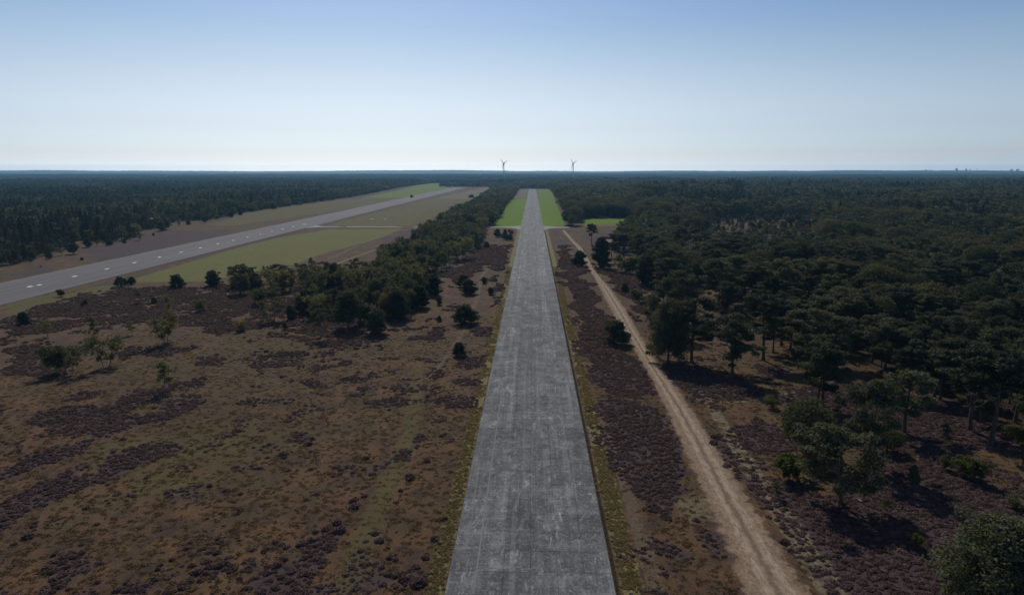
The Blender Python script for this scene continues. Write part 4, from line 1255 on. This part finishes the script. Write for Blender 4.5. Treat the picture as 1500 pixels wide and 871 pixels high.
for ki, kn in enumerate(KIND):
    sel = np.where(WOODS[:, 3] == ki)[0]
    hand_n = sum(1 for t in HAND if t[0] == kn)
    sel = sel[np.argsort(dist[sel] / WOODS[sel, 4])]
    if ki == 2 or ki == 3: pass
    near = sel[:max(0, 300 - hand_n)]
    rest.append(sel[max(0, 300 - hand_n):])
    for i in near:
        x, y, s, k, h, w, reg_ = WOODS[i]
        gname, where = GROUPS[int(reg_)]
        d_ = np.hypot(LMXY[:, 0] - x, LMXY[:, 1] - y)
        j_ = int(np.argmin(d_))
        size = "tall " if h > 1.06 * TYP[kn] else "small " if h < .86 * TYP[kn] else ""
        lab = size + SHORT[kn] + ((" near the " + LM[j_][2] + {0: " in the dense wood", 3: " in the open belt", 6: " in the sparse wood"}[int(reg_)]) if d_[j_] < 75 and reg_ in (0, 3, 6) else " " + where)
        e = tree(kn, x, y, h, None, lab, {"pine": "pines", "birch": "birches", "oak": "broadleaf trees", "spruce": "spruces", "young": "bushy pines"}[kn] + " of the " + gname)
        e.scale[0] *= w; e.scale[1] *= w
rest = np.concatenate(rest)

# far prototypes
def far_set(kind, n):
    L_ = []
    for k in range(n):
        if kind == "pine": L_.append(proto("far_pine", make_pine(600 + k, 14, .35, 3.6, .9, 1), 1, M["pine"], M["bark"]))
        if kind == "birch": L_.append(proto("far_birch", make_birch(620 + k, 8, 2.4, 1), 1, M["birch"], M["birchbark"]))
        if kind == "oak": L_.append(proto("far_oak", make_oak(640 + k, 11, 4.2, 1), 1, M["oak"], M["bark"]))
        if kind == "spruce": L_.append(proto("far_spruce", make_spruce(660 + k, 17, 3.0, 1), 1, M["spruce"], M["bark"]))
        if kind == "young": L_.append(proto("far_young", make_pine(680 + k, 6, .06, 2.4, 1, 1, True), 1, M["pine"], M["bark"]))
    return L_
FH = {"pine": 14, "birch": 8, "oak": 11, "spruce": 17, "young": 6}

def scatter(name, protos, pts, scl, rot, pick):
    """one stuff object: points that carry real meshes through geometry nodes"""
    me = bpy.data.meshes.new(name)
    me.vertices.add(len(pts))
    me.vertices.foreach_set("co", np.asarray(pts, np.float32).ravel())
    a = me.attributes.new("scl", 'FLOAT_VECTOR', 'POINT'); a.data.foreach_set("vector", np.asarray(scl, np.float32).ravel())
    rv = np.zeros((len(pts), 3), np.float32); rv[:, 2] = rot
    a = me.attributes.new("rot", 'FLOAT_VECTOR', 'POINT'); a.data.foreach_set("vector", rv.ravel())
    a = me.attributes.new("pick", 'INT', 'POINT'); a.data.foreach_set("value", np.asarray(pick, np.int32))
    o = add_obj(name, me)
    ng = bpy.data.node_groups.new(name + "_nodes", 'GeometryNodeTree')
    ng.interface.new_socket(name="Geometry", in_out='INPUT', socket_type='NodeSocketGeometry')
    ng.interface.new_socket(name="Geometry", in_out='OUTPUT', socket_type='NodeSocketGeometry')
    gi, go_ = ng.nodes.new("NodeGroupInput"), ng.nodes.new("NodeGroupOutput")
    g2i = ng.nodes.new("GeometryNodeGeometryToInstance")
    for p_ in reversed(protos):
        oi = ng.nodes.new("GeometryNodeObjectInfo")
        oi.inputs["Object"].default_value = p_
        oi.inputs["As Instance"].default_value = False
        ng.links.new(oi.outputs["Geometry"], g2i.inputs[0])
    iop = ng.nodes.new("GeometryNodeInstanceOnPoints")
    iop.inputs["Pick Instance"].default_value = True
    def na(nm, dt):
        n_ = ng.nodes.new("GeometryNodeInputNamedAttribute"); n_.data_type = dt; n_.inputs[0].default_value = nm
        return n_.outputs[0]
    ng.links.new(gi.outputs[0], iop.inputs["Points"])
    ng.links.new(g2i.outputs[0], iop.inputs["Instance"])
    ng.links.new(na("scl", 'FLOAT_VECTOR'), iop.inputs["Scale"])
    ng.links.new(na("rot", 'FLOAT_VECTOR'), iop.inputs["Rotation"])
    ng.links.new(na("pick", 'INT'), iop.inputs["Instance Index"])
    ng.links.new(iop.outputs[0], go_.inputs[0])
    md = o.modifiers.new("scatter", 'NODES'); md.node_group = ng
    return o
for ki, kn in enumerate(KIND):
    sel = rest[WOODS[rest, 3] == ki]
    if not len(sel): continue
    prot = far_set(kn, 4)
    w_ = WOODS[sel]
    sc = w_[:, 4] / FH[kn]
    base = {"pine": .98, "birch": 1.1, "oak": 1.0, "spruce": 1.0, "young": 1.0}[kn]
    scl = np.stack([sc * w_[:, 5] * base, sc * w_[:, 5] * base, sc], 1)
    o = scatter({"pine": "pine_wood", "birch": "birch_wood", "oak": "broadleaf_wood", "spruce": "spruce_wood", "young": "scrub_wood"}[kn], prot,
                np.stack([w_[:, 0], w_[:, 1], np.full(len(w_), -.05)], 1), scl, RNG.uniform(0, 6.28, len(w_)), RNG.integers(0, 4, len(w_)))
    tag(o, {"pine": "mass of distant dark pines forming the far woods", "birch": "distant pale birches mixed through the far woods", "oak": "distant rounded broadleaf trees of the far woods",
            "spruce": "distant pointed dark spruces of the far woods", "young": "low scrub pines along the edge of the far woods"}[kn], "forest", None, "stuff")

# far patches of wood, 3.1 km and beyond
def patch_mesh(seed, size, n, crown, hgt, segs=6):
    rng = np.random.default_rng(seed)
    V_, F_ = [], []
    n0 = 0
    for i in range(n):
        cx, cy = rng.uniform(-size / 2, size / 2, 2)
        h = hgt * (.75 + .4 * rng.random()); r_ = crown * (.7 + .6 * rng.random())
        rings = [(1.0, .1), (.95, .45), (.55, .85)]
        v = [(cx + rng.normal() * .4, cy, h)]
        for rr, zz in reversed(rings):
            for k in range(segs):
                a = k * 6.283 / segs + rng.random() * .5
                q = rr * r_ * (.8 + .4 * rng.random())
                v.append((cx + q * math.cos(a), cy + q * math.sin(a), h * zz * (.92 + .14 * rng.random())))
        f = []
        for k in range(segs): f.append((0, 1 + k, 1 + (k + 1) % segs, 1 + (k + 1) % segs))
        for ri in range(2):
            o1, o2 = 1 + ri * segs, 1 + (ri + 1) * segs
            for k in range(segs): f.append((o1 + k, o2 + k, o2 + (k + 1) % segs, o1 + (k + 1) % segs))
        V_ += v; F_ += [tuple(x + n0 for x in q) for q in f]; n0 += len(v)
    tris = np.array([q[:3] for q in F_ if q[2] == q[3]]); quads = np.array([q for q in F_ if q[2] != q[3]])
    m_ = M["oak"] if seed % 2 else M["pine"]
    return bpy.data.objects.new("proto_patch", mesh_np("patch", np.array(V_), [quads, tris], [m_]))
protos = [patch_mesh(s, 130, 190, 6.5, 17) for s in range(4)]
pts = []
rng = np.random.default_rng(5)
y = 3150
xs, ys_ = [], []
step = 118
for yy in np.arange(3180, 8900, step):
    for xx in np.arange(-.85 * yy, .85 * yy, step): xs.append(xx + rng.uniform(-20, 20)); ys_.append(yy + rng.uniform(-20, 20))
xs, ys_ = np.array(xs), np.array(ys_)
mk = (fbm(xs, ys_, 700, 5) > .40)
xs, ys_ = xs[mk], ys_[mk]
hs = .75 + .7 * fbm(xs, ys_, 500, 88)
o = scatter("distant_forest", protos, np.stack([xs, ys_, np.zeros(len(xs))], 1), np.stack([np.ones(len(xs)), np.ones(len(xs)), hs], 1), RNG.integers(0, 4, len(xs)) * math.pi / 2, RNG.integers(0, 4, len(xs)))
tag(o, "distant dark blue woods stretching to the horizon", "forest", None, "stuff")
# the last kilometres: a rough canopy sheet
cy_ = np.arange(8300, 13000, 60)
ca = np.linspace(-.9, .9, 520)
CX, CY = ca[None, :] * cy_[:, None], np.broadcast_to(cy_[:, None], (len(cy_), len(ca)))
CZ = 4 + 34 * fbm(CX, CY, 1300, 55, 5) ** 1.5 + np.random.default_rng(3).uniform(-4, 4, CX.shape)
CZ = CZ + 34 * smooth(8600, 12800, CY) * (.35 + 1.2 * fbm(CX, CY, 1900, 66))
ii = np.arange(CX.size).reshape(CX.shape)
o = add_obj("horizon_forest", mesh_np("horizon_forest", np.stack([CX.ravel(), CY.ravel(), CZ.ravel()], 1), np.stack([ii[:-1, :-1].ravel(), ii[:-1, 1:].ravel(), ii[1:, 1:].ravel(), ii[1:, :-1].ravel()], 1), [M["pine"]]))
tag(o, "blue band of forest canopy along the horizon", "forest", None, "stuff")

# ------------------------------------------------------------------ heather and grass
def clump(seed, r_, h, n, size, mat, up=.6):
    rng = np.random.default_rng(seed)
    cents = [(rng.normal() * r_ * .3, rng.normal() * r_ * .3, h * .35) for _ in range(5)]
    rads = [(r_ * .6, r_ * .6, h * .6)] * 5
    v, f = leaves(cents, rads, n // 5, size, rng, .5, up, True)
    v[:, 2] = np.maximum(v[:, 2], -.03)
    return mesh_np("clump", v, f, [mat])
def dome(seed, r_, h, mat):
    """solid bushy mound with a rough surface plus sprigs"""
    rng = np.random.default_rng(seed)
    v, f = leaves([(0, 0, h * .2), (r_ * .25, 0, h * .25), (-r_ * .2, r_ * .2, h * .2), (0, -r_ * .25, h * .22)], [(r_ * .75, r_ * .75, h * .75)] * 4, 55, r_ * .42, rng, .8, .7, True)
    v[:, 2] = np.maximum(v[:, 2], -.03)
    return mesh_np("sprigs", v, f, [mat])
HP = [bpy.data.objects.new("proto_heather", dome(700 + k, .6, .42, M["heather"])) for k in range(5)]
GP = [bpy.data.objects.new("proto_grass", clump(720 + k, .45, .16, 50, .16, M["drygrass"], .1)) for k in range(4)]
PP = [bpy.data.objects.new("proto_grass", clump(740 + k, .4, .22, 50, .2, M["palegrass"], .1)) for k in range(3)]
def field_points(rng, x0, x1, y0, y1, n):
    x, y = rng.uniform(x0, x1, n), rng.uniform(y0, y1, n)
    mk = (np.abs(x + .03 * y) < .78 * y + 8)
    return x[mk], y[mk]
rng = np.random.default_rng(77)
def clear_of_paving(x, y, pad=.5):
    ok = np.abs(x + .1) > 12.7 + pad
    tw = np.interp(y[::1], TRACK[::-1, 1], TRACK_W[::-1]) if TRACK[0, 1] > TRACK[-1, 1] else np.interp(y, TRACK[:, 1], TRACK_W)
    ok &= line_d(x, y, TRACK) > tw * .5 + .1
    return ok
def rel_z(x, y): return (fbm(x, y, 22, 300) - 0.5) * 0.5 * smooth(14, 24, np.abs(x)) * (1 - smooth(190, 215, -x)) - .04
xh, yh, rh = [], [], []
for (y0, y1, dens, sz) in ((75, 200, 2.6, .62), (200, 320, 1.4, .9), (320, 520, .5, 1.4)):
    lim = .80 * y1
    n = int(dens * 2 * lim * (y1 - y0))
    x, y = field_points(rng, -min(lim, 215), min(lim, 240), y0, y1, n)
    hz = zones(x, y)
    keep = (hz["heather"] > .12 + .75 * rng.random(len(x))) & clear_of_paving(x, y) & (hz["meadow"] < .4) & (hz["lush"] < .3)
    x, y = x[keep], y[keep]
    xh.append(x); yh.append(y); rh.append(sz * (.4 + 1.1 * rng.random(len(x)) ** 1.6))
xh, yh, rh = map(np.concatenate, (xh, yh, rh))
o = scatter("heather", HP, np.stack([xh, yh, rel_z(xh, yh)], 1), np.stack([rh * 1.15, rh * 1.15, rh], 1), rng.uniform(0, 6.28, len(xh)), rng.integers(0, 5, len(xh)))
tag(o, "purple brown heather covering the heath beside the taxiway and sand track", "heather", None, "stuff")
n_heather = len(xh)
x, y = field_points(rng, -150, 160, 75, 260, 42000)
hz = zones(x, y)
keep = (hz["heather"] < .5) & clear_of_paving(x, y, .2) & (rng.random(len(x)) < np.clip(1.4 - y / 200, .25, 1))
x, y, st = x[keep], y[keep], hz["straw"][keep]
s = .7 + .8 * rng.random(len(x))
o = scatter("dry_grass", GP, np.stack([x, y, rel_z(x, y)], 1), np.stack([s * 1.2, s * 1.2, s * .7], 1), rng.uniform(0, 6.28, len(x)), rng.integers(0, 4, len(x)))
tag(o, "short brown dry grass tufts of the heath", "grass", None, "stuff")
# verge and pale tufts
x = np.concatenate([rng.uniform(12.6, 15.3, 6000), rng.uniform(-14.2, -11.9, 3500), rng.uniform(-60, 60, 3000)])
y = np.concatenate([70 + 330 * rng.random(6000) ** 1.4, 70 + 330 * rng.random(3500) ** 1.4, rng.uniform(75, 240, 3000)])
ok = (np.abs(x) < 16) | (clear_of_paving(x, y) & (fbm(x, y, 7, 91) > .58))
ok &= (np.abs(x) > 11.7) & (zones(x, y)["heather"] < .4)
x, y = x[ok], y[ok]
s = .5 + .7 * rng.random(len(x))
o = scatter("verge_grass", PP, np.stack([x, y, rel_z(x, y) + .05], 1), np.stack([s, s, s * .9], 1), rng.uniform(0, 6.28, len(x)), rng.integers(0, 3, len(x)))
tag(o, "pale straw coloured grass tufts along the taxiway verges", "grass", None, "stuff")

BUSH = [(78, 813, 9), (119, 797, 9), (252, 820, 10), (319.5, 790, 9), (370.6, 805.6, 10), (386, 809, 9), (351, 848.5, 10), (289, 839, 16), (328, 829, 18), (343, 834.7, 12), (235, 828, 10), (231, 835, 9), (95, 841.6, 10), (100, 848.5, 8),
        (41.5, 785, 18), (21, 796, 9), (317, 811, 12), (332, 720, 11), (307, 712, 9), (181, 643, 10), (173, 865, 11), (457, 642.4, 9), (451, 650, 14), (391.5, 670, 6), (416, 665, 14), (416, 669.6, 9), (422, 689, 9), (455, 687, 9), (375, 686, 7),
        (494, 765.5, 16), (498, 778, 18), (586.5, 719, 9), (580, 736, 9), (519, 743, 16), (517, 735, 12), (622.5, 817, 12), (579, 819, 11), (650, 760, 12), (590.7, 848.5, 16), (613, 854, 26), (447, 818, 10), (418, 803, 10), (424.7, 834.7, 9),
        (476, 775.8, 12), (462, 779, 10), (442, 797, 18), (455, 792, 12), (405, 829, 16), (415, 821, 14), (536, 671, 10), (600, 700, 16), (625, 675, 12), (637, 790, 14), (643, 797, 8), (549, 782, 12), (556, 793, 14), (390, 515, 8), (413, 552, 8),
        (214, 700, 7), (166, 662, 9), (206, 620, 8), (226, 598, 8), (150, 690, 8), (352, 724, 8), (343, 735, 7), (1065, 683, 13), (1077, 690, 9), (1045, 650, 13), (1046, 641, 12), (1126, 758, 10), (1148, 795, 16)]
for k, (u, v, wp) in enumerate(BUSH):
    x, y = ground_at(u, v)
    w = wp * metres_per_pixel(v)
    o = add_obj("heather_bush", HP[k % 5].data, None, (x, y, relief_at(x, y) + .02))
    o.rotation_euler[2] = random.uniform(0, 6.28)
    o.scale = (w / 1.15, w / 1.15, w / 1.15 * random.uniform(.85, 1.1))
    if u < 700: tag(o, "round dark heather bush standing by itself in the brown grass left of the taxiway", "shrub", "single heather bushes left of the taxiway")
    else: tag(o, "small dark heather bush standing at the right edge of the sand track", "shrub", "single heather bushes beside the sand track")

# ------------------------------------------------------------------ wind turbines
def turbine(u, dist_, hubh, angs, label, blade=40):
    x0, y0 = ground_at(u, 300)
    s = dist_ / y0
    e = bpy.data.objects.new("wind_turbine", None); COL.objects.link(e)
    e.location = (x0 * s, y0 * s, 0)
    tag(e, label, "wind turbine", "wind turbines on the horizon")
    b = MB(); b.tube([(0, 0, 0), (0, 0, hubh * .5), (0, 0, hubh)], [3.6, 2.9, 2.1], 16); add_obj("tower", b.mesh("tower", [M["turbine"]], True), e)
    b = MB(); b.tube([(0, -4, hubh + 1.5), (0, -1.5, hubh + 1.5), (0, 5, hubh + 1.5), (0, 9, hubh + 1.6)], [1.6, 2.7, 2.7, 1.5], 10); nac = add_obj("nacelle", b.mesh("nacelle", [M["turbine"]], True), e)
    nac.rotation_euler[2] = R(-35)
    b = MB(); b.tube([(0, -6.5, hubh + 1.5), (0, -5.4, hubh + 1.5), (0, -3.8, hubh + 1.5)], [.3, 1.5, 1.9], 10); hb = add_obj("hub", b.mesh("hub", [M["turbine"]], True), e)
    hb.rotation_euler[2] = R(-35)
    for a in angs:
        b = MB()
        pts_, prof = [], [(0, 1.1, 1.1), (3, 1.2, 1.2), (8, 2.6, .7), (20, 1.8, .4), (32, 1.1, .25), (blade, .25, .08)]
        V_ = []
        for d_, c_, t_ in prof:
            V_ += [(-c_ * .9, -t_, d_), (c_ * 1.1, -t_ * .3, d_), (c_ * .9, t_, d_), (-c_ * .9, t_, d_)]
        q = []
        for i in range(len(prof) - 1):
            for k in range(4): q.append((i * 4 + k, i * 4 + (k + 1) % 4, i * 4 + 4 + (k + 1) % 4, i * 4 + 4 + k))
        q.append((20, 21, 22, 23))
        b.add(V_, q)
        o = add_obj("blade", b.mesh("blade", [M["turbine"]]), e)
        mtx = Matrix.Rotation(R(-35), 4, 'Z') @ Matrix.Translation((0, -5.4, hubh + 1.5)) @ Matrix.Rotation(R(a), 4, 'Y')
        o.matrix_local = mtx
turbine(738.2, 4300, 98, (-36, 62, 193), "left wind turbine of two, standing above the tree belt on the horizon")
turbine(838.8, 4500, 97, (-22, 52, 200), "right wind turbine of two, standing right of the taxiway end on the horizon")

# ------------------------------------------------------------------ windsock by the left wood
x, y = WSX, WSY
e = bpy.data.objects.new("windsock", None); COL.objects.link(e); e.location = (x, y, 0)
tag(e, "orange and white windsock on a pole before the dark wood beyond the runway", "windsock")
b = MB(); b.tube([(0, 0, 0), (0, 0, 11)], [.14, .08], 8); add_obj("pole", b.mesh("pole", [M["metal"]]), e)
b = MB(); b.tube([(-.2, 0, 10.9), (-1.2, 0, 10.9), (-2.3, 0, 10.8)], [.8, .78, .7], 12, False); add_obj("white_sleeve", b.mesh("white_sleeve", [M["white"]], True), e)
b = MB(); b.tube([(-2.3, 0, 10.8), (-3.8, 0, 10.65), (-5.4, 0, 10.4)], [.7, .6, .42], 12, False); add_obj("orange_sleeve", b.mesh("orange_sleeve", [M["orange"]], True), e)
# two white marker boards lying in the grass between the runway and the belt
for (u, v, lw, lb) in ((545.3, 321.2, 3.6, "left and fainter white marker board lying in the grass beside the crossing road"), (563.5, 321.2, 2.2, "right and brighter white marker board lying in the grass beside the crossing road")):
    x, y = ground_at(u, v)
    e = bpy.data.objects.new("marker_board", None); COL.objects.link(e); e.location = (x, y, 0)
    tag(e, lb, "marker board", "white marker boards in the grass")
    b = MB(); b.box(-lw / 2, lw / 2, -1.1, 1.1, .25, .33); add_obj("panel", b.mesh("panel", [M["white"]]), e)
    for sx_ in (-1, 1):
        b = MB(); b.box(sx_ * lw * .38 - .06, sx_ * lw * .38 + .06, -.9, .9, -.1, .25); add_obj("foot", b.mesh("foot", [M["metal"]]), e)
# bare pale boughs low on the tall pine at the right
m_, nt, out = new_mat("dead_wood"); principled(nt, out, nt.mix(nt.ramp(nt.noise(nt.pos(), 3, 4), .4, .6), (.42, .39, .35), (.26, .23, .20)), .9, .1); M["dead"] = m_
pine_dead = [o for o in COL.objects if o.get("label", "").startswith("tall pine with pale dead boughs")][0]
for zz, aa, ll in ((6.2, 200, 2.6), (7.6, 330, 2.2), (5.0, 250, 1.7), (8.6, 160, 2.4), (4.2, 300, 1.3)):
    b = MB(); a_ = R(aa) - pine_dead.rotation_euler[2]
    dx, dy = math.cos(a_), math.sin(a_)
    b.tube([(0.1 * dx, .1 * dy, zz), (ll * .5 * dx, ll * .5 * dy, zz + .25 * ll), (ll * dx, ll * dy, zz + .75 * ll)], [.11, .07, .03], 5)
    b.tube([(ll * .5 * dx, ll * .5 * dy, zz + .25 * ll), (ll * .8 * dx - .4 * dy, ll * .8 * dy + .4 * dx, zz + .2 * ll)], [.05, .02], 4)
    add_obj("dead_bough", b.mesh("dead_bough", [M["dead"]], True), pine_dead)
# fallen pale trunks and bare dead boughs at the right
for (u, v, L_, a, lb) in ((1200, 626, 4.5, 20, "pale fallen trunk in the heather behind the round oak"), (1258, 733, 1.3, 110, "short pale log under the big spreading pine"), (1365, 645, 3.5, -25, "thin pale branch on the ground in the shaded clearing"), (1278, 684, 1.4, 60, "bleached stump piece at the foot of the leaning pine")):
    x, y = ground_at(u, v)
    b = MB(); b.tube([(-L_ / 2, 0, .12), (0, .12, .2), (L_ / 2, 0, .14)], [.13, .11, .05], 7)
    b.tube([(0, .12, .2), (.4, .6, .5)], [.06, .02], 5); b.tube([(-L_ * .2, .05, .2), (-.1, -.5, .45)], [.05, .02], 5)
    o = add_obj("fallen_log", b.mesh("fallen_log", [M["dead"]], True), None, (x, y, relief_at(x, y) + .1)); o.rotation_euler[2] = R(a)
    tag(o, lb, "log")

# ------------------------------------------------------------------ towers on the right horizon
def tower_block(u, dist_, w, h, label, spire=False):
    x0, y0 = ground_at(u, 300); s = dist_ / y0
    e = bpy.data.objects.new("church_tower" if spire else "tower_block", None); COL.objects.link(e); e.location = (x0 * s, y0 * s, 0)
    tag(e, label, "building")
    b = MB()
    if spire:
        b.box(-w / 2, w / 2, -w / 2, w / 2, 0, h * .6)
        add_obj("wall", b.mesh("wall", [M["render_wall"]]), e)
        b = MB(); b.tube([(0, 0, h * .6), (0, 0, h)], [w * .6, .3], 8); add_obj("spire", b.mesh("spire", [M["metal"]]), e)
        return
    b.box(-w / 2, w / 2, -9, 9, 0, h); add_obj("wall", b.mesh("wall", [M["render_wall"]]), e)
    b = MB(); b.box(-w / 2 - .5, w / 2 + .5, -9.5, 9.5, h, h + 1.2); b.box(-w * .2, w * .2, -4, 4, h + 1.2, h + 5); add_obj("roof", b.mesh("roof", [M["metal"]]), e)
    b = MB()
    for fl in range(int(h / 6)):
        b.box(-w / 2 + 1.5, w / 2 - 1.5, -9.15, -9.0, fl * 6 + 2, fl * 6 + 4)
    o = add_obj("window_bands", b.mesh("window_bands", [M["joint"]]), e)
for u, w, h, lb in ((1351, 40, 68, "broad low tower block, leftmost of the pale towers on the right horizon"), (1358, 16, 66, "narrow low block just right of the leftmost tower on the horizon"),
                    (1395, 36, 88, "tallest and broadest tower on the right horizon"), (1409, 26, 80, "medium tower block right of the tallest tower on the horizon"),
                    (1415, 14, 74, "slim low block between the medium tower and the church spire"), (1475, 44, 72, "broad pale tower block, second from the right end of the horizon"), (1484, 40, 78, "rightmost tower block on the horizon")):
    tower_block(u, 12500, w, h * 1.05, lb)
tower_block(1425, 12500, 10, 108, "thin church spire on the right horizon", True)

# ------------------------------------------------------------------ air
hz_m, nt, out = new_mat("air")
pv = nt.new("ShaderNodeVolumePrincipled")
pv.inputs["Color"].default_value = (0.31, 0.66, 1.0, 1)
pv.inputs["Density"].default_value = 0.000055
pv.inputs["Anisotropy"].default_value = 0.5
nt.l.new(pv.outputs[0], out.inputs["Volume"])
b = MB(); b.box(-13200, 13200, -100, 13400, -1.6, 146)
haze = add_obj("haze", b.mesh("haze", [hz_m])); haze["kind"] = "stuff"
haze.display_type = 'WIRE'
print("TREES", len(WOODS), "rest", len(rest), "heather", n_heather)
